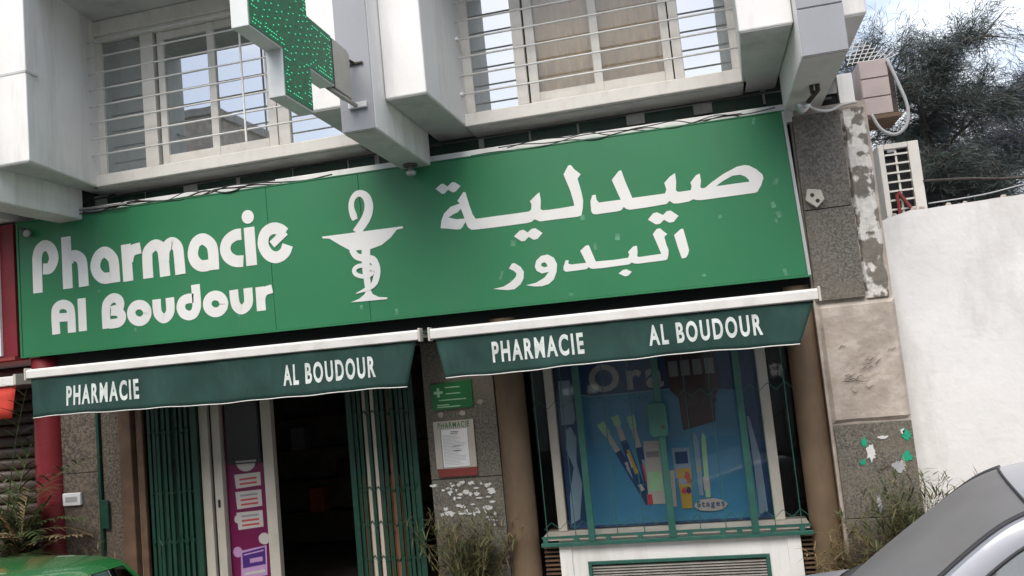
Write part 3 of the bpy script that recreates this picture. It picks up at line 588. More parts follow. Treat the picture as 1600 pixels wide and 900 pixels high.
LETTERS = [('letter',[('s',0.108,[(-6.256,3.181),(-6.252,3.481),(-6.248,3.537),(-6.223,3.604),(-6.157,3.64),(-6.089,3.601),(-6.058,3.513),(-6.08,3.442),(-6.12,3.407),(-6.187,3.41)])]),('letter',[('s',0.108,[(-5.911,3.695),(-5.912,3.184)]),('s',0.108,[(-5.89,3.446),(-5.869,3.481),(-5.82,3.498),(-5.764,3.467),(-5.737,3.404),(-5.731,3.183)])]),('letter',[('s',0.108,[(-5.383,3.183),(-5.387,3.357),(-5.406,3.428),(-5.478,3.489),(-5.555,3.46),(-5.595,3.373),(-5.575,3.293),(-5.513,3.24),(-5.435,3.235)])]),('letter',[('s',0.108,[(-5.247,3.535),(-5.24,3.178)]),('s',0.108,[(-5.23,3.365),(-5.216,3.418),(-5.173,3.467),(-5.087,3.481)])]),('letter',[('s',0.108,[(-5.022,3.18),(-5.022,3.363),(-5.007,3.442),(-4.928,3.488),(-4.862,3.442),(-4.847,3.342),(-4.841,3.176)]),('s',0.108,[(-4.842,3.323),(-4.824,3.431),(-4.754,3.487),(-4.694,3.439),(-4.682,3.352),(-4.676,3.176)])]),('letter',[('s',0.108,[(-4.325,3.177),(-4.324,3.347),(-4.345,3.423),(-4.42,3.48),(-4.499,3.452),(-4.535,3.356),(-4.515,3.278),(-4.457,3.231),(-4.378,3.226)])]),('letter',[('s',0.108,[(-4.023,3.475),(-4.088,3.472),(-4.162,3.433),(-4.196,3.362),(-4.174,3.284),(-4.105,3.233),(-4.019,3.221)])]),('letter',[('s',0.108,[(-3.939,3.528),(-3.937,3.17)]),('p',0,[[(-3.882,3.617),(-3.886,3.598),(-3.896,3.581),(-3.911,3.569),(-3.929,3.562),(-3.948,3.562),(-3.967,3.567),(-3.984,3.579),(-3.997,3.595),(-4.004,3.614),(-4.006,3.634),(-4.001,3.653),(-3.991,3.67),(-3.976,3.682),(-3.958,3.689),(-3.939,3.69),(-3.92,3.684),(-3.903,3.672),(-3.891,3.656),(-3.883,3.637)]])]),('letter',[('s',0.108,[(-3.564,3.314),(-3.593,3.255),(-3.643,3.222),(-3.7,3.217),(-3.759,3.25),(-3.8,3.316),(-3.807,3.378),(-3.783,3.444),(-3.732,3.479),(-3.68,3.484),(-3.625,3.462),(-3.585,3.424)]),('s',0.075,[(-3.578,3.438),(-3.718,3.337)])]),('letter',[('s',0.09,[(-6.067,2.755),(-6.068,2.957),(-6.042,3.019),(-5.973,3.037),(-5.909,3.004),(-5.89,2.937),(-5.89,2.753)]),('s',0.082,[(-6.047,2.914),(-5.903,2.906)])]),('letter',[('s',0.09,[(-5.766,3.072),(-5.767,2.754)])]),('letter',[('s',0.09,[(-5.503,2.751),(-5.503,2.92),(-5.482,2.998),(-5.419,3.036),(-5.362,3.017),(-5.342,2.972),(-5.364,2.929),(-5.445,2.915)]),('s',0.09,[(-5.445,2.913),(-5.37,2.901),(-5.332,2.86),(-5.336,2.82),(-5.375,2.793),(-5.471,2.79)])]),('letter',[('r',0.09,[(-5.054,2.852),(-5.059,2.828),(-5.073,2.807),(-5.093,2.792),(-5.118,2.783),(-5.145,2.782),(-5.171,2.789),(-5.195,2.803),(-5.213,2.822),(-5.224,2.846),(-5.227,2.871),(-5.221,2.895),(-5.207,2.916),(-5.187,2.931),(-5.162,2.94),(-5.135,2.941),(-5.109,2.934),(-5.085,2.92),(-5.067,2.9),(-5.056,2.877)])]),('letter',[('s',0.09,[(-4.948,2.97),(-4.947,2.879),(-4.934,2.821),(-4.883,2.78),(-4.832,2.803),(-4.806,2.856),(-4.805,2.97)])]),('letter',[('s',0.09,[(-4.528,3.062),(-4.526,2.889),(-4.534,2.837),(-4.562,2.793),(-4.616,2.78),(-4.673,2.809),(-4.695,2.867),(-4.67,2.921),(-4.619,2.939),(-4.556,2.936)])]),('letter',[('r',0.09,[(-4.247,2.848),(-4.253,2.824),(-4.266,2.804),(-4.286,2.789),(-4.311,2.78),(-4.337,2.779),(-4.363,2.786),(-4.386,2.8),(-4.404,2.819),(-4.415,2.842),(-4.417,2.867),(-4.411,2.891),(-4.398,2.911),(-4.378,2.927),(-4.353,2.935),(-4.326,2.936),(-4.3,2.929),(-4.277,2.915),(-4.26,2.896),(-4.249,2.873)])]),('letter',[('s',0.09,[(-4.137,2.966),(-4.134,2.869),(-4.118,2.811),(-4.072,2.776),(-4.02,2.797),(-3.993,2.845),(-3.992,2.967)])]),('letter',[('s',0.09,[(-3.87,2.963),(-3.87,2.743)]),('s',0.08,[(-3.862,2.854),(-3.847,2.891),(-3.811,2.92),(-3.747,2.932)])]),('arabic_letters',[('p',0,[[(-2.101,3.275),(-2.087,3.342),(-2.058,3.399),(-1.994,3.451),(-1.907,3.469),(-1.926,3.495),(-1.867,3.564),(-1.848,3.561),(-1.824,3.443),(-1.801,3.356),(-1.778,3.315),(-1.606,3.315),(-1.379,3.314),(-1.304,3.315),(-1.283,3.33),(-1.275,3.374),(-1.287,3.402),(-1.231,3.446),(-1.197,3.468),(-1.192,3.399),(-1.202,3.326),(-1.189,3.31),(-1.133,3.306),(-1.008,3.307),(-0.912,3.311),(-0.915,3.349),(-0.931,3.44),(-0.975,3.591),(-0.927,3.661),(-0.905,3.662),(-0.879,3.621),(-0.83,3.571),(-0.86,3.537),(-0.841,3.427),(-0.832,3.345),(-0.842,3.281),(-0.86,3.221),(-0.893,3.214),(-1.128,3.217),(-1.217,3.217),(-1.238,3.228),(-1.262,3.242),(-1.29,3.224),(-1.328,3.218),(-1.615,3.219),(-1.783,3.222),(-1.825,3.225),(-1.854,3.25),(-1.872,3.302),(-1.899,3.264),(-1.92,3.244),(-1.959,3.245),(-2.035,3.263)],[(-2.022,3.36),(-1.973,3.384),(-1.933,3.395),(-1.903,3.423),(-1.888,3.376),(-1.877,3.331),(-1.951,3.335)]])]),('letter_dots',[('p',0,[[(-2.115,3.628),(-2.065,3.663),(-2.041,3.665),(-2.004,3.635),(-1.962,3.666),(-1.932,3.661),(-1.886,3.622),(-1.935,3.58),(-1.963,3.576),(-2.003,3.605),(-2.038,3.575),(-2.061,3.577)]])]),('letter_dots',[('p',0,[[(-1.455,3.119),(-1.402,3.161),(-1.367,3.165),(-1.333,3.137),(-1.297,3.163),(-1.263,3.165),(-1.206,3.116),(-1.254,3.071),(-1.288,3.067),(-1.329,3.099),(-1.366,3.067),(-1.396,3.069)]])]),('arabic_letters',[('p',0,[[(-0.772,3.329),(-0.752,3.378),(-0.723,3.38),(-0.72,3.337),(-0.702,3.309),(-0.519,3.308),(-0.575,3.484),(-0.51,3.551),(-0.488,3.555),(-0.464,3.453),(-0.422,3.309),(-0.152,3.309),(-0.138,3.341),(-0.149,3.397),(-0.098,3.443),(-0.054,3.466),(-0.052,3.393),(-0.063,3.323),(-0.051,3.309),(-0.034,3.306),(0.056,3.306),(0.067,3.34),(0.06,3.37),(0.111,3.423),(0.143,3.433),(0.146,3.372),(0.134,3.32),(0.146,3.309),(0.173,3.31),(0.225,3.346),(0.327,3.402),(0.44,3.446),(0.501,3.451),(0.534,3.442),(0.589,3.402),(0.63,3.354),(0.633,3.322),(0.61,3.269),(0.574,3.218),(0.553,3.214),(0.134,3.213),(0.094,3.219),(0.066,3.23),(0.032,3.216),(-0.052,3.211),(-0.093,3.216),(-0.124,3.242),(-0.151,3.22),(-0.316,3.214),(-0.454,3.213),(-0.482,3.224),(-0.501,3.244),(-0.525,3.219),(-0.554,3.214),(-0.734,3.213),(-0.762,3.22),(-0.774,3.242)],[(0.258,3.311),(0.32,3.347),(0.398,3.378),(0.459,3.377),(0.497,3.356),(0.52,3.325),(0.521,3.31)]])]),('letter_dots',[('p',0,[[(-0.315,3.111),(-0.267,3.158),(-0.235,3.162),(-0.189,3.133),(-0.155,3.161),(-0.123,3.161),(-0.065,3.109),(-0.11,3.065),(-0.145,3.063),(-0.186,3.093),(-0.221,3.064),(-0.256,3.063)]])]),('arabic_letters',[('p',0,[[(-1.68,2.69),(-1.59,2.7),(-1.519,2.732),(-1.474,2.771),(-1.464,2.799),(-1.484,2.822),(-1.527,2.849),(-1.496,2.888),(-1.474,2.89),(-1.425,2.853),(-1.4,2.806),(-1.409,2.748),(-1.44,2.701),(-1.496,2.667),(-1.556,2.666)]])]),('arabic_letters',[('p',0,[[(-1.393,2.689),(-1.306,2.7),(-1.229,2.734),(-1.184,2.78),(-1.247,2.773),(-1.289,2.8),(-1.301,2.838),(-1.284,2.887),(-1.239,2.922),(-1.18,2.927),(-1.131,2.894),(-1.109,2.837),(-1.12,2.772),(-1.15,2.71),(-1.198,2.676),(-1.258,2.665),(-1.324,2.671)],[(-1.248,2.839),(-1.238,2.86),(-1.215,2.866),(-1.198,2.851),(-1.19,2.827),(-1.22,2.822)]])]),('arabic_letters',[('p',0,[[(-1.056,2.808),(-1.032,2.86),(-1.007,2.857),(-1.014,2.829),(-0.986,2.818),(-0.862,2.817),(-0.902,2.924),(-0.851,2.961),(-0.825,2.963),(-0.804,2.893),(-0.781,2.818),(-0.626,2.813),(-0.512,2.816),(-0.499,2.837),(-0.505,2.866),(-0.46,2.904),(-0.428,2.907),(-0.429,2.857),(-0.436,2.818),(-0.421,2.811),(-0.239,2.815),(-0.259,2.885),(-0.289,2.986),(-0.254,3.024),(-0.225,3.027),(-0.198,2.995),(-0.172,2.972),(-0.199,2.952),(-0.189,2.883),(-0.177,2.839),(-0.185,2.791),(-0.196,2.764),(-0.217,2.759),(-0.434,2.757),(-0.468,2.763),(-0.485,2.774),(-0.511,2.76),(-0.739,2.757),(-0.811,2.76),(-0.832,2.766),(-0.845,2.779),(-0.868,2.764),(-0.955,2.762),(-1.042,2.763),(-1.059,2.779)]])]),('letter_dots',[('p',0,[[(-0.603,2.696),(-0.565,2.72),(-0.536,2.723),(-0.493,2.697),(-0.525,2.668),(-0.553,2.665)]])]),('arabic_letters',[('p',0,[[(-0.119,2.956),(-0.062,2.998),(-0.041,2.999),(-0.027,2.912),(-0.014,2.819),(-0.025,2.785),(-0.045,2.759),(-0.079,2.756),(-0.1,2.851)]])]),('bowl_emblem',[('p',0,[[(-3.221,3.346),(-2.447,3.339),(-2.446,3.322),(-2.505,3.316),(-2.567,3.254),(-2.657,3.199),(-2.773,3.173),(-2.958,3.185),(-3.054,3.249),(-3.15,3.319),(-3.215,3.33)]]),('p',0,[[(-2.99,2.721),(-2.909,2.745),(-2.856,2.779),(-2.831,2.83),(-2.802,2.827),(-2.779,2.771),(-2.725,2.74),(-2.642,2.726),(-2.65,2.712)]]),('s',[0.0822,0.0717,0.0508],[(-2.808,3.177),(-2.821,3.004),(-2.818,2.809)])]),('snake_emblem',[('s',[0.0508,0.0657,0.0538,0.0508,0.0568,0.0628,0.0747,0.0837,0.0867,0.0807],[(-2.889,3.457),(-2.903,3.502),(-2.916,3.572),(-2.903,3.639),(-2.858,3.685),(-2.804,3.683),(-2.759,3.633),(-2.75,3.543),(-2.792,3.446),(-2.888,3.339)]),('s',[0.0568,0.0598,0.0672,0.0687,0.0657,0.0628,0.0568,0.0448,0.0299,0.006],[(-2.943,3.194),(-2.905,3.129),(-2.829,3.099),(-2.753,3.076),(-2.722,3.005),(-2.725,2.938),(-2.749,2.874),(-2.794,2.837),(-2.853,2.817),(-2.934,2.794)]),('r',0.0389,[(-2.761,2.977),(-2.768,2.961),(-2.784,2.948),(-2.808,2.94),(-2.837,2.938),(-2.868,2.941),(-2.896,2.951),(-2.918,2.964),(-2.932,2.981),(-2.936,2.999),(-2.93,3.015),(-2.913,3.028),(-2.889,3.036),(-2.86,3.038),(-2.829,3.035),(-2.801,3.025),(-2.779,3.012),(-2.765,2.995)])])]
for nm, pieces in LETTERS:
    mb = MB()
    for k, (ty, wd, pts) in enumerate(pieces):
        y0 = -.004 - .002 * k - (.001 if nm == 'snake_emblem' else 0)
        if ty == 's': ribbon(mb, pts, wd, y0, -.0002)
        elif ty == 'r': ribbon(mb, pts, wd, y0, -.0002, closed=True)
        else: fillpoly(mb, pts, y0, -.0002)
    mb.build(nm, M_letter, sg, fix=True)
rg = random.Random(5)
for (x, z) in [(0.682, 3.098), (0.716, 3.015), (0.69, 2.967), (0.724, 3.286), (0.261, 3.061), (0.08, 2.6), (0.708, 2.55), (0.614, 3.80), (-1.019, 2.568), (-1.512, 2.735), (-1.468, 3.062), (-0.854, 3.202), (-0.773, 2.945), (-0.579, 3.002), (-5.568, 3.119), (-5.191, 2.709), (-4.10, 2.735), (-2.57, 2.592), (-2.896, 2.668), (-1.60, 2.80)]:
    a, b = rg.uniform(.010, .020), rg.uniform(.010, .030) * (1.3 if abs(x + 1.6) < .01 else 1); th = rg.uniform(-.4, .4); c, s = math.cos(th), math.sin(th)
    MB().prism_xz([(x + c * p - s * q, z + s * p + c * q) for p, q in ((-a, -b), (a, -b), (a, b), (-a, b))], -.0012, -.0002).build('tape_scrap', M_tape, sg)

# ================================================================== AWNINGS
YA = -.80                                     # awnings drawn out this far to darken the shopfront below
KA = (6.9 + YA) / 6.7
def awning(label, x0, x1, zb0, zb1, words, slantL, slantR, seed):
    sx = lambda x: x * KA
    sz = lambda z: 2 + (z - 2) * KA
    x0, x1, zb0, zb1 = sx(x0), sx(x1), sz(zb0), sz(zb1)
    root = thing('awning', ((x0 + x1) / 2, .14, zb0), label, 'awning', 'green awnings over the shopfront')
    zc = lambda x: zb0 + (zb1 - zb0) * (x - x0) / (x1 - x0)
    m = MB(); prof = [(-.035, -.038), (0, -.044), (.03, -.038), (.035, .024), (.02, .038), (-.022, .038), (-.038, .024)]
    b = []
    for x in (x0, x1): b.append([(x, YA + y, zc(x) + z) for y, z in prof])
    n = len(prof); m.v = b[0] + b[1]; m.f = [list(range(n)), list(range(2 * n - 1, n - 1, -1))] + [[i, (i + 1) % n, n + (i + 1) % n, n + i] for i in range(n)]; m.m = [0] * len(m.f)
    m.build('front_bar', M_awnbar, root, bevel=.004)
    for x in (x0, x1):
        s = 1 if x == x0 else -1
        MB().box(min(x - s * .018, x - s * .001), max(x - s * .018, x - s * .001), YA - .04, YA + .04, zc(x) - .055, zc(x) + .05).build('end_cap', M_box, root, bevel=.006)
        MB().tube([(x + s * .06, YA + .04, zc(x)), (x + s * .10, (YA + .14) / 2, zc(x) + .01), (x + s * .06, .14, zc(x) + .02)], .016, 8).build('folding_arm', M_awnbar, root, smooth=True)
    zr = lambda x: zc(x) + .03
    MB().tube([(x0 + .02, .075, zr(x0)), (x1 - .02, .075, zr(x1))], .05, 16).build('fabric_roll', M_awn, root, smooth=True)
    bot = lambda x: sz((1.972 if seed == 1 else 1.990) - (.045 * (x - x0) / (x1 - x0) if seed == 1 else .012)) + .007 * math.sin(x * 2.3 + seed) + .003 * math.sin(x * 7.1 + seed) + .002 * math.sin(x * 17)
    def surf(x, z):
        t = (zc(x) - .04 - z) / .4
        return YA - .005 + t * (.014 * math.sin(x * 3.1 + seed) + .010 * math.sin(x * 9.3 + seed * 2) - .008) + .009 * noise.noise(Vector((x * 3.2, z * 5, seed))) + .004 * noise.noise(Vector((x * 11 + z * 9, z * 4, seed + 5)))
    nx, nz = 110, 9; P = []
    for i in range(nz + 1):
        row = []
        for j in range(nx + 1):
            t = i / nz; xa = x0 + .03 + slantL * t; xb = x1 - .03 - slantR * t
            x = xa + (xb - xa) * j / nx; z = (zc(x) - .045) * (1 - t) + bot(x) * t
            row.append((x, surf(x, z), z))
        P.append(row)
    MB().grid(P).build('valance', M_awn, root, smooth=True, fix=False, solid=.003)
    hm = MB(); hm.tube([(p[0], p[1] - .002, p[2]) for p in P[-1]], .0038, 6); hm.build('hem_piping', M_awnbar, root, smooth=True)
    n_ = 40; ya, yb = YA + .02, .075
    MB().grid([[(x0 + .03 + (x1 - x0 - .06) * j / n_, ya + (yb - ya) * i / 4, zc(x0 + (x1 - x0) * j / n_) + .02 + .055 * i / 4 - .02 * math.sin(PI * i / 4)) for j in range(n_ + 1)] for i in range(5)]).build('canopy', M_awn, root, fix=False, smooth=True, solid=.003)
    for body, a, b, z0, z1 in words:
        t = MB(); text_mesh(t, body, sx(a), sx(b), sz(z0), sz(z1), lambda x, z: surf(x, z) - .0045, bold=.033)
        t.build('lettering', M_awntext, root, fix=False)
    return root
awning('dark green awning reading PHARMACIE AL BOUDOUR over the open shop entrance', -6.215, -2.312, 2.388, 2.359, [('PHARMACIE', -5.80, -5.03, 2.053, 2.238), ('AL BOUDOUR', -3.588, -2.722, 2.038, 2.221)], 0.0, .10, 1)
awning('dark green awning reading PHARMACIE AL BOUDOUR over the barred display window', -2.205, .900, 2.354, 2.341, [('PHARMACIE', -1.69, -.926, 2.061, 2.236), ('AL BOUDOUR', -.404, .467, 2.070, 2.236)], .06, .13, 2)

# ================================================================== LED CROSS
lc = thing('pharmacy_cross', (-2.27, -1.27, 4.1), 'projecting green LED pharmacy cross in white casing fixed to the grey pilaster', 'cross sign')
def cross(s=0.0):
    a0, a1, b0, b1 = -2.83 - s, -1.72 + s, -2.455 - s, -2.075 + s
    z0, z1, c0, c1 = 3.745 - s, 4.69 + s, 4.035 - s, 4.40 + s
    return [(b0, z0), (b1, z0), (b1, c0), (a1, c0), (a1, c1), (b1, c1), (b1, z1), (b0, z1), (b0, c1), (a0, c1), (a0, c0), (b0, c0)]
MB().prism_yz(cross(), -2.352, -2.245).build('casing', M_ledcase, lc, bevel=.004)
fa = MB(); pts = cross(-.012); fa.prism_yz(pts, -2.2445, -2.240); fa.build('led_face', M_ledface, lc)
MB().prism_yz(pts, -2.357, -2.3525).build('led_face', M_ledface, lc)
def inside(y, z): return (-2.43 < y < -2.10 and 3.77 < z < 4.67) or (-2.80 < y < -1.745 and 4.06 < z < 4.375)
ld = MB(); rg = random.Random(2)
for i in range(44):
    for j in range(38):
        y = -2.815 + i * .0255 + (.0128 if j % 2 else 0); z = 3.765 + j * .0255
        if not inside(y, z): continue
        edge = not (inside(y - .04, z) and inside(y + .04, z) and inside(y, z - .04) and inside(y, z + .04))
        if (edge and rg.random() < .35) or (not edge and ((i + 2 * j) % 5 or rg.random() < .2)): continue
        r = .0032
        ld.box(-2.240, -2.2375, y - r * 1.6, y + r * 1.6, z - r * .55, z + r * .55)
        ld.box(-2.3595, -2.357, y - r * 1.6, y + r * 1.6, z - r * .55, z + r * .55)
tag(ld.build('led_lamps', M_led, lc), kind='stuff')
MB().prism_yz([(-1.66, 4.05), (-1.37, 4.05), (-1.37, 4.39), (-1.42, 4.41), (-1.66, 4.41)], -2.335, -2.262).build('housing', M_ledhouse, lc, bevel=.005)
MB().box(-2.33, -2.262, -1.718, -1.662, 4.05, 4.405).build('junction_strip', M_rust, lc)
MB().tube([(-2.29, -1.70, 4.035), (-2.27, -1.27, 4.03)], .016, 8).build('mounting_bar', M_ledhouse, lc, smooth=True)
MB().tube([(-2.29, -1.40, 4.36), (-2.27, -1.27, 4.36)], .012, 8).build('mounting_bar', M_rust, lc, smooth=True)
MB().box(-2.335, -2.19, -1.295, -1.267, 4.012, 4.055).build('wall_plate', M_ledcase, lc, bevel=.005)
MB().box(-2.32, -2.20, -1.285, -1.267, 4.35, 4.362).build('wall_plate', M_rust, lc)

# ================================================================== LAMPS, CABLES, BOXES
def spot(loc, aim, label, seed):
    r = thing('spotlight', loc, label, 'spotlight'); L = Vector(loc); A = Vector(aim).normalized()
    MB().tube([L, L + A * .10], [.012, .012], 8).build('arm', M_lampdark, r, smooth=True)
    e = L + A * .09
    MB().tube([e - A * .02, e, e + A * .05, e + A * .085, e + A * .09], [.018, .03, .034, .045, .042], 14).build('lamp_head', M_lampdark, r, smooth=True)
    MB().tube([e + A * .088, e + A * .094], [.040, .036], 14).build('lens', M_lampmetal, r, smooth=True)
    return r
spot((-6.42, -.02, 3.85), (.75, -.35, -.45), 'small spotlight at the upper left corner of the green sign', 1)
d = thing('dome_lamp', (-2.28, -.14, 3.84), 'round lamp under the grey pilaster above the bowl emblem', 'lamp')
MB().tube([(-2.28, -.14, 3.843), (-2.28, -.14, 3.825)], .062, 18).build('base_plate', M_lampdark, d, smooth=True)
MB().tube([(-2.28, -.14, 3.825), (-2.28, -.14, 3.79), (-2.28, -.14, 3.775), (-2.28, -.14, 3.75), (-2.28, -.14, 3.74)], [.02, .024, .045, .04, .02], 16).build('lamp_head', M_lampmetal, d, smooth=True)
d = thing('floodlight', (.99, -.45, 3.84), 'silver floodlight on a dark arm under the right grey pilaster', 'spotlight')
MB().tube([(1.03, -.62, 3.838), (1.035, -.60, 3.80), (1.0, -.48, 3.78), (.96, -.40, 3.745)], .018, 8).build('arm', M_rust, d, smooth=True)
MB().tube([(.99, -.62, 3.838), (1.0, -.55, 3.80)], .014, 8).build('arm', M_rust, d, smooth=True)
MB().tube([(.985, -.42, 3.755), (.955, -.43, 3.742), (.91, -.44, 3.725), (.905, -.44, 3.723)], [.025, .04, .05, .03], 14).build('lamp_head', M_lampmetal, d, smooth=True)
tag(MB().tube(catmull([(.98, -.40, 3.75), (1.08, -.25, 3.74), (1.20, -.05, 3.78), (1.30, .04, 3.83), (1.42, .05, 3.84)], 5), .011, 6).build('lamp_cable', M_cablewhite, smooth=True), 'white cable running from the floodlight to the pier edge', 'cable')
j = thing('junction_box', (.99, .05, 3.1), 'cream junction box with two holes on the granite beside the sign', 'box')
MB().prism_xz([(.93, 3.10), (1.01, 3.03), (1.075, 3.09), (1.055, 3.17), (.955, 3.19)], .0, .046).build('casing', M_box, j, bevel=.006)
for x, z in ((.985, 3.135), (1.02, 3.085)): MB().tube([(x, -.001, z), (x, -.004, z)], .016, 10).build('hole', M_rust, j)
rg = random.Random(9); cb = thing('cable_bundle', (-4.5, .0, 3.92), 'tangle of dark cables lying along the top edge of the sign', 'cables')
for k in range(7):
    a = rg.uniform(-6.3, -5.6) if k < 4 else rg.uniform(-2.0, -1.0); b = rg.uniform(-4.0, -3.0) if k < 4 else rg.uniform(-.2, .85)
    pts = []; n = 12
    for i in range(n):
        x = a + (b - a) * i / (n - 1); pts.append((x, .02 - rg.uniform(0, .03), 3.905 - .0085 * (x + 6.4) + rg.uniform(-.012, .05) + (.02 if k % 2 else 0)))
    MB().tube(catmull(pts, 4), rg.uniform(.004, .008), 5).build('cable', M_cable, cb, smooth=True)
# wires that hang from the left block to the sign corner
wl = thing('hanging_wires', (-6.3, -.2, 3.9), 'loose grey wires hanging from the left soffit to the sign corner', 'wires')
for k in range(5):
    z = rg.uniform(-.03, .03)
    MB().tube(catmull([(-6.75, -.5, 4.06 + z), (-6.45, -.35, 4.04 + z), (-6.1, -.15, 3.93 + z), (-5.7, -.03, 3.92 + z), (-5.2, -.02, 3.91 + z)], 5), .006, 5).build('wire', M_cablewhite if k % 2 else M_cable, wl, smooth=True)

# ================================================================== NOTICES AND SMALL WALL FITTINGS
p = thing('pharmacy_plaque', (-2.18, .15, 1.7), 'small green pharmacy plaque with pale cross and lines above the framed notice', 'plaque')
MB().prism_xz([(-2.372, 1.695), (-1.995, 1.705), (-1.99, 1.945), (-2.366, 1.925)], .138, .150).build('plate', M_plaque, p, bevel=.002)
t = MB()
for x, z, a, b in ((-2.30, 1.85, .012, .04), (-2.30, 1.85, .04, .012)): t.box(x - a, x + a, .1355 - a * .02, .1375, z - b, z + b)
for x0, x1, z in ((-2.235, -2.10, 1.885), (-2.23, -2.10, 1.83), (-2.30, -2.05, 1.777), (-2.32, -2.21, 1.735), (-2.32, -2.11, 1.718)): t.box(x0, x1, .1355, .1375, z, z + .009)
t.build('printed_marks', M_palegreen, p)
p = thing('framed_notice', (-2.19, .15, 1.11), 'framed white paper notice headed PHARMACIE on the middle granite pier', 'notice')
MB().prism_xz([(-2.36, 1.115), (-2.005, 1.12), (-2.012, 1.60), (-2.372, 1.592)], .142, .150).build('back_board', M_alu, p, bevel=.002)
f = MB()
f.box(-2.372, -2.312, .130, .1415, 1.19, 1.60); f.box(-2.062, -2.005, .131, .1415, 1.19, 1.60); f.box(-2.311, -2.063, .1305, .1415, 1.53, 1.60)
f.build('frame', M_doorframe, p, bevel=.003)
MB().box(-2.36, -2.005, .1305, .1415, 1.118, 1.188).build('bottom_rail', M_redmetal, p, bevel=.003)
MB().box(-2.306, -2.068, .137, .141, 1.20, 1.527).build('paper', M_paper, p)
t = MB(); text_mesh(t, 'PHARMACIE', -2.33, -2.04, 1.538, 1.588, .1298, bold=.015); t.build('lettering', M_plaque, p, fix=False)
t = MB()
for z, a, b in ((1.50, -2.22, -2.15), (1.487, -2.22, -2.155), (1.375, -2.21, -2.14), (1.335, -2.205, -2.135)): t.box(a, b, .1358, .1365, z, z + .006)
t.build('heading_lines', M_ink, p)
t = MB(); rg = random.Random(4)
for k in range(22):
    z = 1.475 - k * .0122; t.box(-2.295, -2.295 + rg.uniform(.12, .21), .1359, .1366, z, z + .0035)
t.build('text_lines', M_fadedink, p)
p = thing('bell_box', (-6.08, .13, 1.1), 'white intercom box on the granite beside the red column', 'box')
MB().box(-6.185, -5.985, .115, .149, 1.095, 1.215).build('casing', M_paper, p, bevel=.008)
MB().box(-6.15, -6.02, .112, .1145, 1.13, 1.18).build('button_plate', M_fadedink, p)

# ================================================================== GATES AND GRILLES
def gate(name, label, bars, z0, z1, links, m):
    r = thing(name, ((bars[0][0] + bars[-1][0]) / 2, .15, z0), label, 'gate')
    for x, y, wd, mm in bars:
        pr = [(-wd / 2, -.012), (wd / 2, -.012), (wd / 2, .012), (wd / 2 - .004, .012), (wd / 2 - .004, -.006), (-wd / 2 + .004, -.006), (-wd / 2 + .004, .012), (-wd / 2, .012)]
        MB().prism_plan([(x + a, y + b) for a, b in pr], z0, z1).build('bar', mm, r)
    for z, h in links:
        lk = MB()
        for i in range(len(bars) - 1):
            a, b = bars[i], bars[i + 1]
            s = 1 if i % 2 else -1
            lk.tube([(a[0], a[1] - .016, z + s * h), (b[0], b[1] - .016, z - s * h)], .005, 5)
        lk.build('lattice_link', m, r)
    MB().box(bars[0][0] - .02, bars[-1][0] + .02, .10, .20, z0 - .03, z0 - .001).build('track', m, r)
    return r
rg = random.Random(13)
bars = []
for i in range(14):
    x = -3.155 + i * .0455; mm = M_greenmetal
    if i in (3, 5): mm = M_doorframe
    if i == 8: mm = M_wood
    bars.append((x, .15 + rg.uniform(-.02, .03), .030 if i not in (0, 13) else .05, mm))
gate('folding_gate', 'green folding gate pushed open beside the middle granite pier', bars, .03, 2.28, ((1.72, .03), (1.05, .03), (.75, .03), (.45, .03)), M_greenmetal)
bars = [(-5.24 + i * .058, .17 + rg.uniform(-.02, .02), .032, M_greenmetal) for i in range(10)]
gate('folding_gate', 'green folding gate left half closed beside the white door frame', bars, .03, 2.28, ((1.72, .03), (1.15, .02), (.70, .04)), M_greenmetal)
MB().box(-5.24, -4.72, .22, .235, 0, 2.28).build('door_leaf', M_transom, bld)
MB().box(-4.755, -4.70, .13, .19, 0, 2.28).build('gate_post', M_greenmetal, bld, bevel=.004)
# display window grille
gr = thing('window_grille_gate', (-.4, .10, .5), 'green scissor grille with lock box across the display window', 'grille')
MB().box(-1.50, .68, .085, .115, .488, .520).build('rail', M_grillgreen, gr, bevel=.003)
MB().box(-1.49, .67, .09, .108, .556, .572).build('rail', M_grillgreen, gr)
MB().box(-1.49, .67, .09, .108, 2.20, 2.24).build('rail', M_grillgreen, gr)
for x in (-1.065, -.405, .245):
    MB().box(x - .028, x + .028, .078, .108, .521, 2.20).build('post', M_grillgreen, gr, bevel=.004)
for x in [-1.44, -1.20, -.85, -.63, -.18, .02, .40, .60]:
    MB().box(x - .003, x + .003, .093, .101, .573, 2.20).build('bar', M_grillgreen, gr)
xs = [-1.46 + .0665 * i for i in range(33)]
for z in (.66, 1.66):
    lk = MB()
    for i in range(32): lk.tube([(xs[i], .088, z + (.03 if i % 2 else -.03)), (xs[i + 1], .088, z + (-.03 if i % 2 else .03))], .0028, 5)
    lk.build('lattice_link', M_grillgreen, gr)
for x in [-1.46, -1.2, -.93, -.67, -.27, -.01, .12, .38, .6]:
    MB().box(x - .02, x + .02, .086, .112, .521, .556).build('roller', M_grillgreen, gr)
MB().prism_xz([(-.50, 1.36), (-.47, 1.33), (-.36, 1.33), (-.345, 1.36), (-.345, 1.58), (-.37, 1.61), (-.48, 1.61), (-.50, 1.58)], .055, .0775).build('lock_box', M_grillgreen, gr, bevel=.006)
MB().tube([(-.385, .055, 1.41), (-.385, .05, 1.41)], .016, 10).build('keyhole', M_rust, gr)

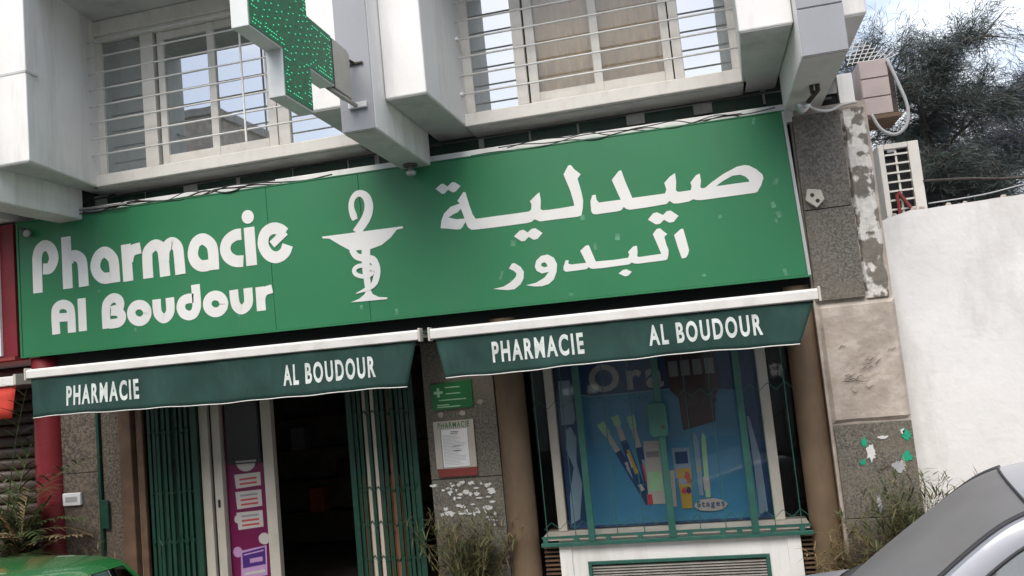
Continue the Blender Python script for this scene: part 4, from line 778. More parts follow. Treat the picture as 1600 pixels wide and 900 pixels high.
# ================================================================== POSTERS AND THINGS IN THE SHOP
po = thing('toothbrush_poster', (-.4, .36, .58), 'blue toothbrush poster filling the display window', 'poster')
MB().box(-1.29, .405, .335, .341, .58, 2.28).build('sheet', M_navy, po)
Y = [.3345]
def pr(pts, m, nm='print'):
    Y[0] -= .0004
    MB().prism_xz(pts, Y[0], Y[0] + .0003).build(nm, m, po)
pr([(-1.10, .60), (.30, .60), (.27, 1.64), (-.15, 1.70), (-.98, 1.69), (-1.13, 1.72)], M_blue)
pr([(-1.13, 1.715), (-.98, 1.688), (-.20, 1.695), (-.20, 1.703), (-.98, 1.698), (-1.12, 1.73)], M_skyprint)
t = MB(); text_mesh(t, 'Oral', -.99, -.25, 1.72, 1.96, Y[0] - .001, bold=.03); t.build('lettering', M_print_white, po, fix=False)
pr([(-1.27, .62), (-1.19, .66), (-1.14, .95), (-1.17, 1.15), (-1.15, 1.35), (-1.19, 1.45), (-1.24, 1.42), (-1.25, 1.25), (-1.20, 1.1), (-1.26, .85)], M_skyprint)
pr([(-1.27, 1.47), (-1.16, 1.47), (-1.14, 1.52), (-1.16, 1.85), (-1.26, 1.85)], M_skyprint)
pr([(.30, .62), (.37, .64), (.36, 1.1), (.31, 1.42), (.29, 1.42), (.30, 1.0)], M_skyprint)
def brush(x0, z0, x1, z1, c1, c2):
    a = Vector((x0, z0)); b = Vector((x1, z1)); d = (b - a).normalized(); n = Vector((-d.y, d.x))
    def seg(t0, t1, w0, w1, m, sh=0):
        p, q = a.lerp(b, t0) + n * sh, a.lerp(b, t1) + n * sh; pr([tuple(p - n * w0), tuple(q - n * w1), tuple(q + n * w1), tuple(p + n * w0)][::-1] if n.x > 0 else [tuple(p - n * w0), tuple(q - n * w1), tuple(q + n * w1), tuple(p + n * w0)], m)
    seg(0, .40, .018, .024, M_print_white); seg(0, .14, .034, .030, M_palegreen); seg(.36, 1, .028, .038, M_navy); seg(.50, .85, .012, .016, c1, .008); seg(.55, .75, .008, .008, c2, -.008)
brush(-.93, 1.46, -.58, .76, M_print_white, M_skyprint); brush(-.80, 1.51, -.65, .92, M_yellow, M_print_white); brush(-.665, 1.50, -.55, .75, M_skyprint, M_print_red)
pr([(-.59, .75), (-.45, .75), (-.45, 1.275), (-.58, 1.28)], M_print_white); pr([(-.575, .86), (-.46, .86), (-.46, 1.02), (-.57, 1.02)], M_palegreen); pr([(-.57, 1.14), (-.46, 1.14), (-.46, 1.19), (-.57, 1.19)], M_print_grey); pr([(-.60, .75), (-.555, .75), (-.555, .83), (-.60, .84)], M_print_red)
pr([(-.345, .95), (-.21, .95), (-.205, 1.20), (-.35, 1.205)], M_skyprint); pr([(-.33, 1.07), (-.225, 1.07), (-.225, 1.17), (-.33, 1.17)], M_navy); pr([(-.36, .72), (-.39, .72), (-.40, 1.02), (-.35, 1.02)][::-1], M_print_white)
pr([(-.315, .70), (-.235, .70), (-.21, 1.03), (-.33, 1.03)], M_yellow)
rg = random.Random(6)
for k in range(7): pr(blob(-.27 + rg.uniform(-.04, .04), rg.uniform(.84, 1.0), .028, .035, k + 300), rg.choice((M_orange, M_print_purple, M_skyprint, M_print_red)))
pr([(-.165, .80), (-.13, .80), (-.12, 1.25), (-.15, 1.33), (-.165, 1.25)], M_skyprint); pr([(-.115, .78), (-.075, .78), (-.06, 1.28), (-.085, 1.32), (-.10, 1.25)], M_palegreen); pr([(-.12, .84), (-.07, .84), (-.07, .95), (-.12, .95)], M_print_white); pr([(-.155, 1.0), (-.135, 1.0), (-.135, 1.04), (-.155, 1.04)], M_yellow)
pr(blob(-.085, .72, .15, .055, 77, rough=.15), M_print_white)
t = MB(); text_mesh(t, 'Stages', -.195, .03, .69, .755, Y[0] - .001, bold=.025); t.build('lettering', M_navy, po, fix=False)
hc = thing('hanging_card', (-.1, .335, 1.33), 'dark maroon card display hanging in front of the blue poster', 'card')
MB().prism_xz([(-.235, 1.345), (.035, 1.40), (.05, 1.60), (.10, 1.68), (.10, 2.0), (-.33, 2.0), (-.31, 1.69), (-.245, 1.62)], .317, .3225).build('card', M_maroon, hc)
for x in (-.21, -.06): MB().prism_xz([(x, 1.56), (x + .06, 1.50), (x + .12, 1.57), (x + .11, 1.69), (x + .02, 1.69)], .313, .3165).build('panel', M_rust, hc)
for k in range(4): MB().box(-.30 + k * .10, -.225 + k * .10, .3125, .3165, 1.80, 1.93).build('panel', M_print_grey, hc)
pm = thing('promotional_panel', (-4.28, .25, 0), 'magenta advertising panel with white text boxes inside the entrance door', 'poster')
MB().box(-4.488, -4.072, .255, .265, -.03, 2.28).build('sheet', M_magenta, pm)
Y[0] = .2545; po2 = po
def pr2(pts, m, nm='print'):
    Y[0] -= .0004; MB().prism_xz(pts, Y[0], Y[0] + .0003).build(nm, m, pm)
for z0, z1 in ((1.13, 1.27), (.94, 1.11), (.75, .92)):
    pr2([(-4.40, z0), (-4.14, z0 + .02), (-4.14, z1), (-4.41, z1 - .01)], M_print_white)
    for k in range(2 if z0 > 1.1 else 3): pr2([(-4.36, z0 + .03 + k * .042), (-4.18, z0 + .04 + k * .042), (-4.18, z0 + .058 + k * .042), (-4.36, z0 + .048 + k * .042)], M_print_red if k < 2 else M_print_grey)
pr2([(-4.28 + .10 * math.cos(PI + PI * i / 12), 1.37 + .085 * math.sin(PI + PI * i / 12)) for i in range(13)], M_print_white)
pr2(blob(-4.40, .85, .035, .04, 5, rough=.05), M_print_white); pr2(blob(-4.14, .66, .06, .055, 6, rough=.05), M_print_white); pr2(blob(-4.42, .55, .05, .05, 7, rough=.05), M_print_lilac)
pr2([(-4.40, .30), (-4.13, .33), (-4.12, .60), (-4.39, .56)], M_print_lilac); pr2([(-4.375, .40), (-4.14, .43), (-4.14, .585), (-4.375, .54)], M_print_purple)
pr2([(-4.36, .515), (-4.155, .55), (-4.155, .562), (-4.36, .527)], M_print_lilac); pr2([(-4.30, .445), (-4.17, .46), (-4.17, .50), (-4.30, .485)], M_print_lilac); pr2([(-4.36, .335), (-4.15, .36), (-4.15, .385), (-4.36, .36)], M_print_white)
sc_ = thing('wall_screen', (-4.28, .22, 1.35), 'black screen on the magenta panel in the entrance', 'screen')
MB().box(-4.455, -4.10, .215, .252, 1.36, 2.10).build('casing', M_rubber, sc_, bevel=.006)
MB().box(-4.44, -4.115, .211, .2148, 1.40, 2.08).build('display', M_screen, sc_)
MB().box(-4.36, -4.15, .2125, .2148, 1.372, 1.39).build('label_strip', M_print_grey, sc_)
# boxes, drawers and shelves inside
for k, (x0, y0, z0, n, lab) in enumerate(((-3.36, .75, 0, 4, 'orange drawer cabinet in the dark doorway behind the folding gate'),)):
    c = thing('drawer_cabinet', (x0, y0, 0), lab, 'cabinet')
    MB().box(x0, x0 + .42, y0 + .02, y0 + .5, 0, 1.10).build('carcass', M_orange, c)
    for q in range(n):
        MB().box(x0 + .01, x0 + .41, y0, y0 + .019, .02 + q * .27, .275 + q * .27).build('drawer', M_orange, c, bevel=.005)
sh = thing('shop_shelf', (-4.6, 3.2, 0), 'dim wooden shelves at the back of the dark doorway', 'shelf')
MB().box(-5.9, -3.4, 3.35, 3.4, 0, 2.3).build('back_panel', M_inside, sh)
for z in (.4, .8, 1.2, 1.6, 2.0): MB().box(-5.9, -3.4, 3.05, 3.349, z, z + .025).build('shelf_board', M_wood, sh)
shades = [('grey', M_print_grey), ('orange', M_orange), ('maroon', M_maroon), ('brown', M_wood)]
for k, (x, z, wd, h, c, lab) in enumerate(((-5.1, .425, .2, .3, 1, 'lowest'), (-4.7, .825, .25, .22, 2, 'second lowest'), (-5.3, 1.225, .18, .28, 0, 'middle'), (-4.4, 1.225, .2, .2, 3, 'middle'), (-4.9, 1.625, .3, .2, 2, 'upper'))):
    tag(MB().box(x, x + wd, 3.07, 3.25, z, z + h).build('medicine_box', shades[c][1], bevel=.004), f'dim {shades[c][0]} box on the {lab} shelf far inside the doorway', 'box', 'boxes on the dim shelves')
# ================================================================== NEIGHBOUR SHOP ON THE LEFT
nb = thing('neighbour_shop', (-9, .3, 0), 'white neighbouring building with red column at the left edge', 'building')
MB().box(-12, -6.46, .32, 6, -.1, TOP).build('wall', M_white, nb)
MB().box(-12, -6.02, -.9, .31, 4.14, TOP).build('upper_wall', M_white, nb, bevel=.01)
MB().box(-12, -6.02, -.88, .30, 4.126, 4.139).build('soffit', M_soffit, nb)
MB().box(-12, -6.50, -.50, .31, 3.93, 4.125).build('fascia', M_white, nb, bevel=.008)
m = MB(); m.tube([(-6.335, .16, z) for z in (-.1, .5, 1.2, 2.0, 2.55)], .135, 24); m.build('column', M_red, nb, smooth=True)
rs = thing('red_shop_sign', (-7.5, .0, 2.6), 'red shop sign with pale edge strip left of the green sign', 'sign')
MB().box(-9.5, -6.505, -.02, .12, 2.585, 3.90).build('panel', M_red, rs, bevel=.004)
MB().box(-9.5, -6.665, -.05, -.021, 2.60, 3.88).build('pale_strip', M_paper, rs)
MB().box(-9.5, -6.50, -.06, .12, 2.55, 2.583).build('bottom_trim', M_redmetal, rs)
ra = thing('red_awning', (-7.5, .1, 2.3), 'red awning with white bar cut by the left picture edge', 'awning')
MB().box(-9.4, -6.335, -.235, -.165, 2.295, 2.385).build('front_bar', M_awnbar, ra, bevel=.008)
P = [[(-9.4 + (3.04 - .07 * t) * j / 30, -.205 + .012 * t * math.sin(j * .9), 2.30 - .31 * t) for j in range(31)] for t in (0, .33, .66, 1)]
MB().grid(P).build('valance', M_redcanvas, ra, smooth=True, fix=False, solid=.003)
MB().box(-9.4, -6.34, -.16, .14, 2.31, 2.36).build('canopy', M_redcanvas, ra)
MB().box(-6.36, -6.33, -.24, .12, 2.30, 2.40).build('end_bracket', M_box, ra, bevel=.004)
st = thing('roller_shutter', (-7.6, .25, 0), 'brown roller shutter behind the palm beside the red column', 'shutter')
MB().box(-8.6, -6.47, .28, .31, 0, 2.5).build('backing', M_black, st)
sl = None
for k in range(22):
    z = .02 + k * .112
    if sl is None:
        s = MB(); zs = [0, .012, .05, .09, .104]; ys = [.262, .245, .235, .242, .262]
        s.grid([[(-8.6, y, zz), (-6.475, y, zz)] for y, zz in zip(ys, zs)]); sl = s.build('slat', M_shutter, st, smooth=True, fix=False, solid=.002); o = sl
    else: o = sl.copy(); COL.objects.link(o); o.parent = st
    o.location = (0, 0, z)

# ================================================================== RIGHT: BOUNDARY WALL, UNITS
bw = thing('boundary_wall', (4, .35, 0), 'high whitewashed garden wall right of the shop', 'wall')
P = []
rg = random.Random(17)
def wtop(x): return 2.945 + .02 * (x - 1.6) + .012 * noise.noise(Vector((x * 3.1, 0, 0))) + .008 * noise.noise(Vector((x * 11, 2, 0))) - (.05 * max(0, 1.75 - x) / .25 if x < 1.75 else 0)
NX, NZ = 70, 26
for i in range(NZ + 1):
    row = []
    for j in range(NX + 1):
        x = 1.495 + j * .125 if j else 1.495; t = i / NZ; z = -.1 + (wtop(x) + .1) * t
        row.append((x, .25 + .006 * noise.noise(Vector((x * 1.7, z * 1.9, 3))) + .002 * noise.noise(Vector((x * 9, z * 7, 5))), z))
    P.append(row)
P.append([(p[0], .47, p[2] + .005) for p in P[-1]]); P.append([(p[0], .475, -.1) for p in P[-1]])
MB().grid(P).build('wall', M_boundary, bw, smooth=False, fix=False)
for k in range(34):        # crumbs of broken render and stones along the top
    x = rg.uniform(1.6, 4.5); r = rg.uniform(.006, .026); z = wtop(x) - .004
    mb = MB(); mb.tube([(x - r, .28, z), (x - r * .4, .28 + rg.uniform(-.02, .02), z + r * .5), (x + r * .5, .29, z + r * .45), (x + r, .29, z)], [r * .4, r * .8, r * .7, r * .3], 6); mb.build('coping_stone', M_plaster, bw)
def ac_unit():
    r = thing('ac_condenser', (1.80, .6, 2.6), 'beige air conditioner condenser with barred grille above the white wall', 'air conditioner')
    x0, x1, z0, z1, y0 = 1.635, 1.955, 2.72, 3.575, .56
    MB().box(x0, x1, y0 + .06, y0 + .34, z0, z1).build('casing', M_acbeige, r, bevel=.01)
    f = MB(); f.box(x0, x0 + .045, y0, y0 + .059, z0, z1); f.box(x1 - .085, x1, y0, y0 + .059, z0, z1); f.box(x0 + .046, x1 - .086, y0, y0 + .059, z1 - .045, z1); f.box(x0 + .046, x1 - .086, y0, y0 + .059, z0, z0 + .05)
    f.build('front_frame', M_acbeige, r, bevel=.006)
    MB().box(x0 + .046, x1 - .086, y0 + .05, y0 + .0585, z0 + .05, z1 - .046).build('fan_opening', M_black, r)
    for k in range(10):
        z = z1 - .10 - k * .078
        MB().box(x0 + .047, x1 - .087, y0 + .008, y0 + .02, z, z + .014).build('grille_bar', M_acbeige, r)
    MB().box(x0 + .13, x0 + .146, y0 + .021, y0 + .034, z0 + .05, z1 - .046).build('grille_bar', M_acbeige, r)
    MB().box(x0 + .07, x0 + .125, y0 + .002, y0 + .0075, z1 - .075, z1 - .05).build('badge', M_print_grey, r)
    b = MB(); b.tube([(1.74, .545, 2.80), (1.73, .545, 3.14)], .014, 6); b.tube([(1.74, .542, 3.16), (1.87, .542, 2.92)], .014, 6); b.build('bracket', M_redmetal, r)
    MB().box(1.47, 1.95, .60, .64, 2.68, 2.718).build('support_arm', M_redmetal, r); MB().box(1.47, 1.95, .82, .86, 2.68, 2.718).build('support_arm', M_redmetal, r)
ac_unit()
pu = thing('cooler_unit', (1.7, .6, 3.8), 'pinkish boxed cooler unit with mesh side on the building flank', 'air conditioner')
MB().box(1.57, 1.80, .56, .95, 3.835, 4.315).build('casing', M_pinkcase, pu, bevel=.006)
for z0, z1 in ((3.84, 3.985), (3.995, 4.15), (4.16, 4.31)): MB().box(1.575, 1.797, .545, .559, z0, z1).build('front_panel', M_pinkcase, pu, bevel=.004)
MB().box(1.802, 1.85, .60, .92, 3.85, 4.26).build('mesh_side', M_rust, pu)
for k in range(14): MB().box(1.851, 1.856, .60, .92, 3.86 + k * .028, 3.872 + k * .028).build('louvre', M_alu, pu)
MB().box(1.47, 1.86, .54, .96, 3.80, 3.834).build('shelf_plate', M_wood, pu)
hs = MB(); hs.tube(catmull([(1.80, .53, 4.29), (1.85, .52, 4.10), (1.90, .51, 3.86), (1.87, .51, 3.70), (1.78, .52, 3.64), (1.68, .53, 3.70), (1.62, .54, 3.84)], 6), .014, 7)
tag(hs.build('drain_hose', M_hose, smooth=True), 'grey looped hose hanging below the pinkish cooler unit', 'hose')
lr = thing('lattice_screen', (1.72, .7, 4.3), 'white lattice screen above the pinkish cooler unit', 'screen')
for k in range(9): MB().tube([(1.50 + k * .04, .62, 4.32), (1.50 + k * .04 + .10, .62, 4.56 - k * .025)], .004, 5).build('strip', M_bar, lr)
for k in range(7): MB().tube([(1.50, .628, 4.34 + k * .035), (1.86 - k * .04, .628, 4.33 + k * .035)], .004, 5).build('strip', M_bar, lr)
# tank or flank wall wires
tag(MB().tube(catmull([(1.95, .55, 3.22), (2.3, .6, 3.20), (2.9, .8, 3.18), (4.2, 1.0, 3.3)], 5), .012, 6).build('overhead_cable', M_rust, smooth=True), 'dark cable crossing in front of the condenser towards the trees', 'cable')
tag(MB().tube(catmull([(1.95, .50, 3.02), (2.4, .6, 3.05), (3.0, .8, 3.14), (4.2, 1.0, 3.2)], 5), .006, 6).build('overhead_cable', M_hose, smooth=True), 'thin grey wire sagging low over the white wall', 'cable')

# ================================================================== TREES (feathery, drooping sprays)
def feather_tree(base, height, spread, seed, mleaf, label, nlimb=16, nspray=150, lean=(0, 0)):
    rg = random.Random(seed); B = Vector(base)
    r = thing('feathery_tree', base, label, 'tree', 'feathery trees behind the wall')
    tr = MB(); lf = MB()
    top = B + Vector((lean[0], lean[1], height))
    tp = [B.lerp(top, t) + Vector((rg.uniform(-.12, .12), rg.uniform(-.12, .12), 0)) * (1 if t > 0 else 0) for t in [i / 8 for i in range(9)]]
    tr.tube(catmull(tp, 3), [.16 * (1 - .85 * i / 24) for i in range(25)], 8)
    twigs = []
    for k in range(nlimb):
        t = .30 + .68 * (k + rg.random()) / nlimb; o = B.lerp(top, t); an = k * 2.4 + rg.uniform(-.4, .4)
        ln = spread * (1.05 - .55 * t) * rg.uniform(.7, 1.15); d = Vector((math.cos(an), math.sin(an), rg.uniform(.25, .8)))
        pts = [o]; p = o.copy(); d = d.normalized()
        for s in range(6):
            p = p + d * ln / 6; d = (d + Vector((rg.uniform(-.2, .2), rg.uniform(-.2, .2), rg.uniform(-.22, .06)))).normalized(); pts.append(p.copy())
        tr.tube(pts, [.045 * (1 - .14 * i) * (1.1 - t * .6) for i in range(7)], 5)
        for s in range(15):
            a = rg.uniform(.15, 1.0); i = min(5, int(a * 6)); q = pts[i].lerp(pts[i + 1], a * 6 - i)
            dd = Vector((rg.uniform(-1, 1), rg.uniform(-1, 1), rg.uniform(-.1, 1.0))).normalized(); l2 = ln * rg.uniform(.25, .60)
            pp = [q]; z = q.copy()
            for u in range(4):
                z = z + dd * l2 / 4; dd = (dd + Vector((rg.uniform(-.25, .25), rg.uniform(-.25, .25), rg.uniform(-.3, .05)))).normalized(); pp.append(z.copy())
            tr.tube(pp, [.012, .010, .007, .005, .003], 4); twigs.append(pp)
        twigs.append(pts[3:])
    tr.build('trunk', M_bark, r, smooth=True)
    for pp in twigs:
        n = int(nspray * rg.uniform(.6, 1.3))
        for k in range(n):
            a = rg.random() ** .8 * (len(pp) - 1.001); i = int(a); q = pp[i].lerp(pp[i + 1], a - i)
            tdir = (pp[i + 1] - pp[i]).normalized()
            d = (tdir * .8 + Vector((rg.gauss(0, .45), rg.gauss(0, .45), rg.gauss(-.15, .4)))).normalized()
            L = rg.uniform(.07, .20); w = rg.uniform(.0018, .0038); sd_ = d.cross(Vector((rg.uniform(-1, 1), rg.uniform(-1, 1), rg.uniform(-1, 1))))
            if sd_.length < .01: continue
            sd_.normalize(); q = q + Vector((rg.gauss(0, .085), rg.gauss(0, .085), rg.gauss(0, .085)))
            mid = q + d * L * .55; e = q + d * L + Vector((0, 0, -.12 * L))
            b = len(lf.v); lf.v += [tuple(q - sd_ * w * .4), tuple(q + sd_ * w * .4), tuple(mid + sd_ * w), tuple(mid - sd_ * w), tuple(e)]
            lf.f += [[b, b + 1, b + 2, b + 3], [b + 3, b + 2, b + 4]]; lf.m += [0, 0]
    lf.build('crown', mleaf, r, fix=False)
    return r
feather_tree((3.05, 4.2, -.1), 5.5, 1.75, 31, M_leaf, 'dark green feathery tree nearest the condenser above the white wall', 27, 250)
feather_tree((5.1, 5.4, -.1), 5.5, 1.6, 32, M_leaf2, 'bluish feathery tree at the right picture edge', 20, 200)
feather_tree((4.3, 7.0, -.1), 5.2, 2.3, 33, M_leaf2, 'low dense feathery tree behind the other two', 20, 200)

# ================================================================== PLANTS
def leafblade(mb, p, d, L, w, droop, n=4):
    up = Vector((0, 0, 1)); s = d.cross(up)
    if s.length < .05: s = Vector((1, 0, 0))
    s.normalize(); q = Vector(p); dd = Vector(d).normalized(); A = []
    for i in range(n + 1):
        t = i / n; ww = w * (1 - t) ** .7 * (0.45 + .55 * min(1, t * 4)); A.append((q - s * ww, q + s * ww)); q = q + dd * L / n; dd = (dd + Vector((0, 0, -droop / n))).normalized()
    mb.grid([list(a) for a in A])
def frond_plant(loc, label, nf, L, mats, seed, group=None):
    r = thing('potted_palm', loc, label, 'plant', group); rg = random.Random(seed); B = Vector(loc)
    m = MB(); m.tube([B, B + Vector((0, 0, .02)), B + Vector((0, 0, .30)), B + Vector((0, 0, .33))], [.12, .13, .18, .185], 18); m.build('pot', M_pot, r, smooth=True)
    m = MB(); m.tube([B + Vector((0, 0, .30)), B + Vector((.02, 0, .6)), B + Vector((0, .01, .9))], [.05, .045, .04], 9); m.build('stem', M_bark, r, smooth=True)
    for k in range(nf):
        an = rg.uniform(0, 2 * PI); el = rg.uniform(.25, 1.3); d = Vector((math.cos(an) * math.cos(el), math.sin(an) * math.cos(el) * .6, math.sin(el)))
        q = B + Vector((0, 0, rg.uniform(.55, .92))); ln = L * rg.uniform(.6, 1.1); pts = [q.copy()]
        for i in range(8):
            q = q + d * ln / 8; d = (d + Vector((0, 0, -.13))).normalized(); pts.append(q.copy())
        lf = MB(); lf.tube(pts, [.008 - .0008 * i for i in range(9)], 5)
        for i in range(1, 8):
            for h in (0, .5):
                p = pts[i].lerp(pts[i + 1], h) if i < 8 else pts[i]; t = (pts[min(i + 1, 8)] - pts[i - 1]).normalized()
                s = t.cross(Vector((0, 0, 1))); s = s.normalized() if s.length > .05 else Vector((1, 0, 0))
                for sg_ in (-1, 1): leafblade(lf, p, (t * .7 + s * sg_ + Vector((0, 0, rg.uniform(-.1, .3)))).normalized(), L * .26 * (1 - .05 * i) * rg.uniform(.8, 1.1), .017, .7, 3)
        lf.build('frond', mats[1] if rg.random() < .25 else mats[0], r, fix=False)
    return r
frond_plant((-6.32, -.25, 0), 'bushy green palm with dry upper fronds in front of the red column', 46, .60, (M_palm, M_palmdry), 3)
frond_plant((-6.62, -.15, .0), 'tall dry palm fronds at the left edge in front of the shutter', 18, 1.75, (M_palm, M_palmdry), 8)
def weed(loc, label, n, h, wd, seed, dry=.3):
    r = thing('wild_shrub', loc, label, 'plant'); rg = random.Random(seed); B = Vector(loc); st_, lf, ld_ = MB(), MB(), MB()
    for k in range(n):
        d = Vector((rg.gauss(0, wd), rg.gauss(-.1, wd * .5), 1)).normalized(); q = B + Vector((rg.gauss(0, .05), rg.gauss(0, .03), 0)); hh = h * rg.uniform(.45, 1.05); pts = [q.copy()]
        for i in range(6):
            q = q + d * hh / 6; d = (d + Vector((rg.uniform(-.18, .18), rg.uniform(-.12, .06), rg.uniform(-.12, .03)))).normalized(); pts.append(q.copy())
        st_.tube(pts, [.005, .005, .004, .003, .003, .002, .001], 4)
        for i in range(1, 7):
            for c in range(9):
                e = Vector((rg.gauss(0, 1), rg.gauss(0, .8), rg.gauss(.35, .6))).normalized()
                leafblade(ld_ if rg.random() < dry else lf, pts[i] + Vector((0, 0, rg.uniform(-.04, .04))), e, rg.uniform(.05, .14), rg.uniform(.005, .011), .5, 2)
    st_.build('stems', M_weeddry, r); lf.build('foliage', M_weed, r, fix=False); ld_.build('dry_foliage', M_weeddry, r, fix=False)
weed((-2.12, .06, 0), 'wild green shrub growing at the foot of the middle granite pier', 60, .85, .24, 5, .2)
weed((1.35, -.08, 0), 'wild green shrub at the foot of the right pier by the silver car', 75, .95, .24, 6, .1)
weed((.92, -.02, 0), 'dry twiggy shrub at the foot of the right brown column', 26, .55, .35, 9, .85)
weed((-5.70, .02, 0), 'small yellowish shrub below the green lock plate', 24, .72, .22, 10, .35)
weed((1.95, .12, 0), 'thin dry weeds against the foot of the white wall', 14, .98, .16, 12, .6)

# ================================================================== CARS
def car(name, label, place, paint, H, seed):
    """Small hatchback; u runs from the nose rearward, v to the car's right, z up from the road."""
    M = place
    r = thing(name, M @ Vector((1.95, 0, 0)), label, 'car')
    def T(u, v, z): return M @ Vector((u, v, z))
    prof = [(1.00, .93), (1.18, 1.065), (1.38, 1.205), (1.58, 1.335), (1.72, 1.405), (1.88, 1.447), (2.15, 1.475), (2.55, 1.48), (2.95, 1.462), (3.25, 1.425), (3.45, 1.36), (3.60, 1.20), (3.74, 1.02), (3.80, .95)]
    prof = [(u, .93 + (z - .93) * (H - .93) / (1.48 - .93)) for u, z in prof]
    pc = [Vector(p) for p in catmull([(a, b) for a, b in prof], 4)]
    def hw(u): 
        t = min(max((u - 1.0) / .8, 0), 1); t2 = min(max((u - 3.0) / .8, 0), 1)
        return .70 - .125 * t + .06 * t2
    def edge(p, t):                      # point across the roof or windscreen
        sweep = .16 * max(0, 1 - max(0, p.x - 1.0) / 1.1) - .10 * max(0, (p.x - 3.0) / .8)
        crown = .035 + .03 * max(0, 1 - abs(p.x - 2.3) / 1.3)
        return (p.x + sweep * t * t, hw(p.x) * t, p.y - crown * t * t)
    nW = 18                              # index where the windscreen ends on the fine profile
    def sheet(i0, i1, t0, t1, nm, m, dz=0.0):
        g_ = MB(); g_.grid([[T(*(Vector(edge(pc[i], t0 + (t1 - t0) * j / 16)) + Vector((0, 0, dz)))) for j in range(17)] for i in range(i0, i1 + 1)])
        return g_.build(nm, m, r, smooth=True, fix=False)
    sheet(0, nW, -.95, .95, 'windscreen', M_screenrefl, -.004)
    rf = sheet(nW, 41, -1, 1, 'roof', paint)
    sheet(41, len(pc) - 1, -.93, .93, 'rear_window', M_carglass, -.004)
    for s in (-1, 1):
        g_ = MB(); g_.grid([[T(*edge(pc[i], s * t)) for t in (.94, .97, 1.0)] for i in range(0, nW + 1)]); g_.build('pillar_edge', paint, r, smooth=True, fix=False)
        g_ = MB(); g_.grid([[T(*edge(pc[i], s * t)) for t in (.92, .96, 1.0)] for i in range(41, len(pc))]); g_.build('pillar_edge', paint, r, smooth=True, fix=False)
        g_ = MB(); g_.tube([T(*(Vector(edge(pc[i], s * .945)) + Vector((0, 0, .003)))) for i in range(0, nW + 1)], .010, 8); g_.build('screen_seal', M_seal, r, smooth=True)
    g_ = MB(); g_.tube([T(*edge(pc[nW], -0.94 + 1.88 * j / 16)) for j in range(17)], .006, 8); g_.build('screen_seal', M_seal, r, smooth=True)
    g_ = MB(); g_.tube([T(*edge(pc[1], -0.95 + 1.9 * j / 16)) for j in range(17)], .03, 8); g_.build('cowl', M_cartrim, r, smooth=True)
    # sides of the cabin: painted rim, glass, seals
    for s in (-1, 1):
        E = [Vector(edge(p, s)) for p in pc]
        rim, glass_top = [], []
        for i, e in enumerate(E):
            a = E[max(i - 1, 0)]; b = E[min(i + 1, len(E) - 1)]; t = Vector((b.x - a.x, b.z - a.z)).normalized(); n_ = Vector((t.y, -t.x))
            d = .075; q = Vector((e.x + n_.x * d, e.z + n_.y * d)); z = max(q.y, .965); x = min(max(q.x, 1.22), 3.62)
            k = (e.z - z) / max(e.z - .90, .02); vv = abs(e.y) + min(max(k, 0), 1) * (.775 - abs(e.y))
            rim.append((x, s * vv, z))
        g_ = MB(); g_.grid([[T(*E[i]), T(*(E[i].lerp(Vector(rim[i]), .5) + Vector((0, s * .008, 0)))), T(*rim[i])] for i in range(len(E))]); g_.build('door_frame', paint, r, smooth=True, fix=False)
        g_ = MB(); g_.grid([[T(*rim[i]), T(rim[i][0], s * .776, .955)] for i in range(len(E))]); g_.build('side_window', M_carglass, r, smooth=True, fix=False)
        g_ = MB(); g_.tube([T(q[0], q[1] + s * .003, q[2]) for q in rim], .007, 6); g_.build('window_seal', M_seal, r, smooth=True)
        g_ = MB(); g_.tube([T(2.42, s * .655, H - .17), T(2.46, s * .79, .955)], .03, 6); g_.build('door_pillar', M_cartrim, r)
    # lower body
    S = []
    for u, zt, wv, zb in ((-.02, .62, .62, .30), (.06, .70, .72, .22), (.40, .80, .80, .20), (.95, .925, .825, .20), (1.3, .955, .83, .20), (2.4, .965, .835, .20), (3.3, .97, .82, .20), (3.75, .96, .77, .22), (3.90, .80, .70, .26), (3.93, .55, .66, .30)):
        row = []
        for t, zz in ((-.90, 0), (-1.0, .25), (-1.0, .6), (-.955, .92), (-.86, .995), (-.5, 1.01), (0, 1.02), (.5, 1.01), (.86, .995), (.955, .92), (1.0, .6), (1.0, .25), (.90, 0)):
            row.append(T(u, t * wv, zb + (zt - zb) * zz))
        S.append(row)
    g_ = MB(); g_.grid(S); g_.face([q for q in S[0]]); g_.face([q for q in S[-1]]); bo = g_.build('body', paint, r, smooth=True)
    ss = bo.modifiers.new('sub', 'SUBSURF'); ss.levels = 2; ss.render_levels = 2
    for u in (.68, 3.15):
        for s in (-1, 1):
            c0, c1 = T(u, s * .66, .29), T(u, s * .845, .29); dv = (c1 - c0).normalized()
            g_ = MB(); g_.tube([c0, c0 + dv * .01, c0.lerp(c1, .5), c1 - dv * .01, c1], [.26, .285, .29, .285, .25], 24); w_ = g_.build('wheel', M_rubber, r, smooth=True)
            g_ = MB(); g_.tube([c1, c1 + dv * .006], [.19, .17], 20); g_.build('rim', M_rim, w_, smooth=True)
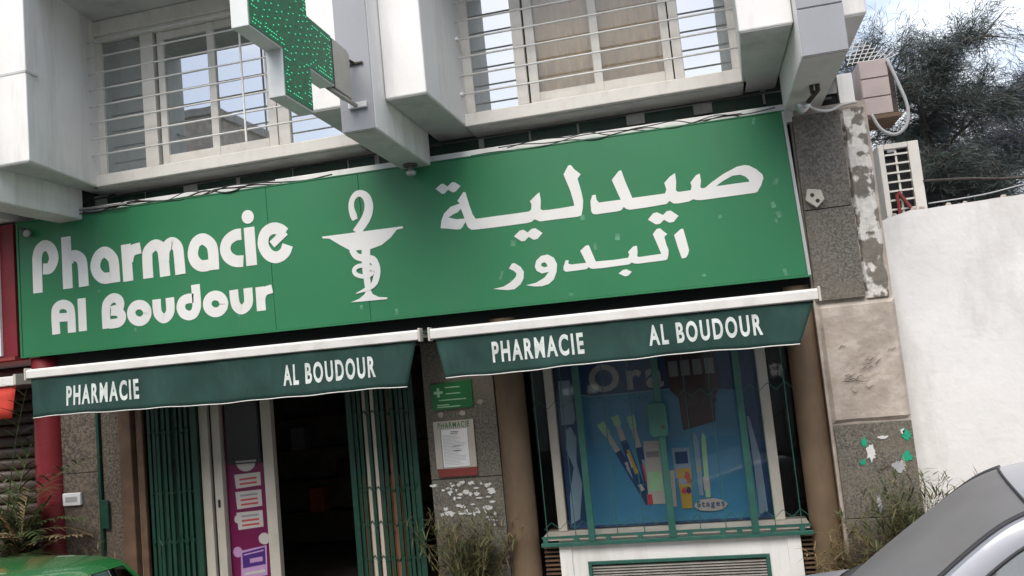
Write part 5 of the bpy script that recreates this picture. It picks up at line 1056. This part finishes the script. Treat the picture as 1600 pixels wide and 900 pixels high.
    for s in (-1, 1):
        g_ = MB(); g_.tube([T(-.01, s * .42, .60), T(.03, s * .56, .64), T(.14, s * .67, .68)], [.05, .075, .03], 10); g_.build('headlight', M_headlamp, r, smooth=True)
        g_ = MB(); g_.tube([T(3.86, s * .66, .62), T(3.84, s * .70, .78), T(3.78, s * .68, .94)], [.05, .06, .03], 10); g_.build('tail_light', M_taillamp, r, smooth=True)
        if s > 0: continue
        g_ = MB(); g_.tube([T(1.24, s * .80, .98), T(1.22, s * .90, 1.02), T(1.24, s * .97, 1.02), T(1.26, s * 1.0, 1.02)], [.03, .075, .08, .05], 10); g_.build('wing_mirror', paint, r, smooth=True)
    return r
def place(pt, head_deg, u0):
    """Matrix that puts the car's centre-line point u0 at pt (on the road), nose pointing to head_deg."""
    a = rad(head_deg); h = Vector((math.cos(a), math.sin(a), 0)); v = Vector((-h.y, h.x, 0)) * -1
    m = Matrix((-h, v, Vector((0, 0, 1)))).transposed().to_4x4(); m.translation = Vector(pt) + h * u0
    return m
car('parked_car', 'silver hatchback at the lower right corner showing windscreen and pillar', place((0.96, -2.85, -.15), 168, 1.56), M_carsilver, 1.55, 1)
car('parked_car', 'bright green car at the lower left corner showing only its roof', place((-3.56, -2.95, -.15), 180, 3.45), M_cargreen, 1.335, 2)

# ================================================================== HOUSES ACROSS THE STREET (seen in the window reflections)
def house(x0, x1, y1, h, label, m, seed):
    r = thing('street_house', ((x0 + x1) / 2, y1 - 4, -.15), label, 'house', 'houses across the street')
    MB().box(x0, x1, y1 - 8, y1, -.16, h).build('wall', m, r)
    MB().box(x0 - .1, x1 + .1, y1 - 8.1, y1 + .1, h, h + .25).build('cornice', M_kerb, r)
    n = int((x1 - x0) / 2.4)
    for f in range(int(h / 3.1)):
        for k in range(n):
            x = x0 + (k + .5) * (x1 - x0) / n; z = 1.0 + f * 3.1
            w_ = MB().box(x - .6, x + .6, y1 + .002, y1 + .05, z, z + 1.5).build('window', M_frame, r)
            MB().box(x - .53, x + .53, y1 + .051, y1 + .06, z + .07, z + 1.43).build('pane', M_wingl, w_)
house(-40, -14.2, -13.5, 8.6, 'long beige house behind the viewpoint, mirrored in the windows', M_plaster, 1)
house(-14, -12.6, -13.5, 9.9, 'tall narrow beige house behind the viewpoint, mirrored in the windows', M_plaster, 2)
house(-12.4, 6, -13.5, 8.3, 'long white house straight behind the viewpoint', M_white, 3)
house(6.2, 30, -13.5, 8.5, 'long beige house behind the viewpoint to the right', M_plaster, 4)
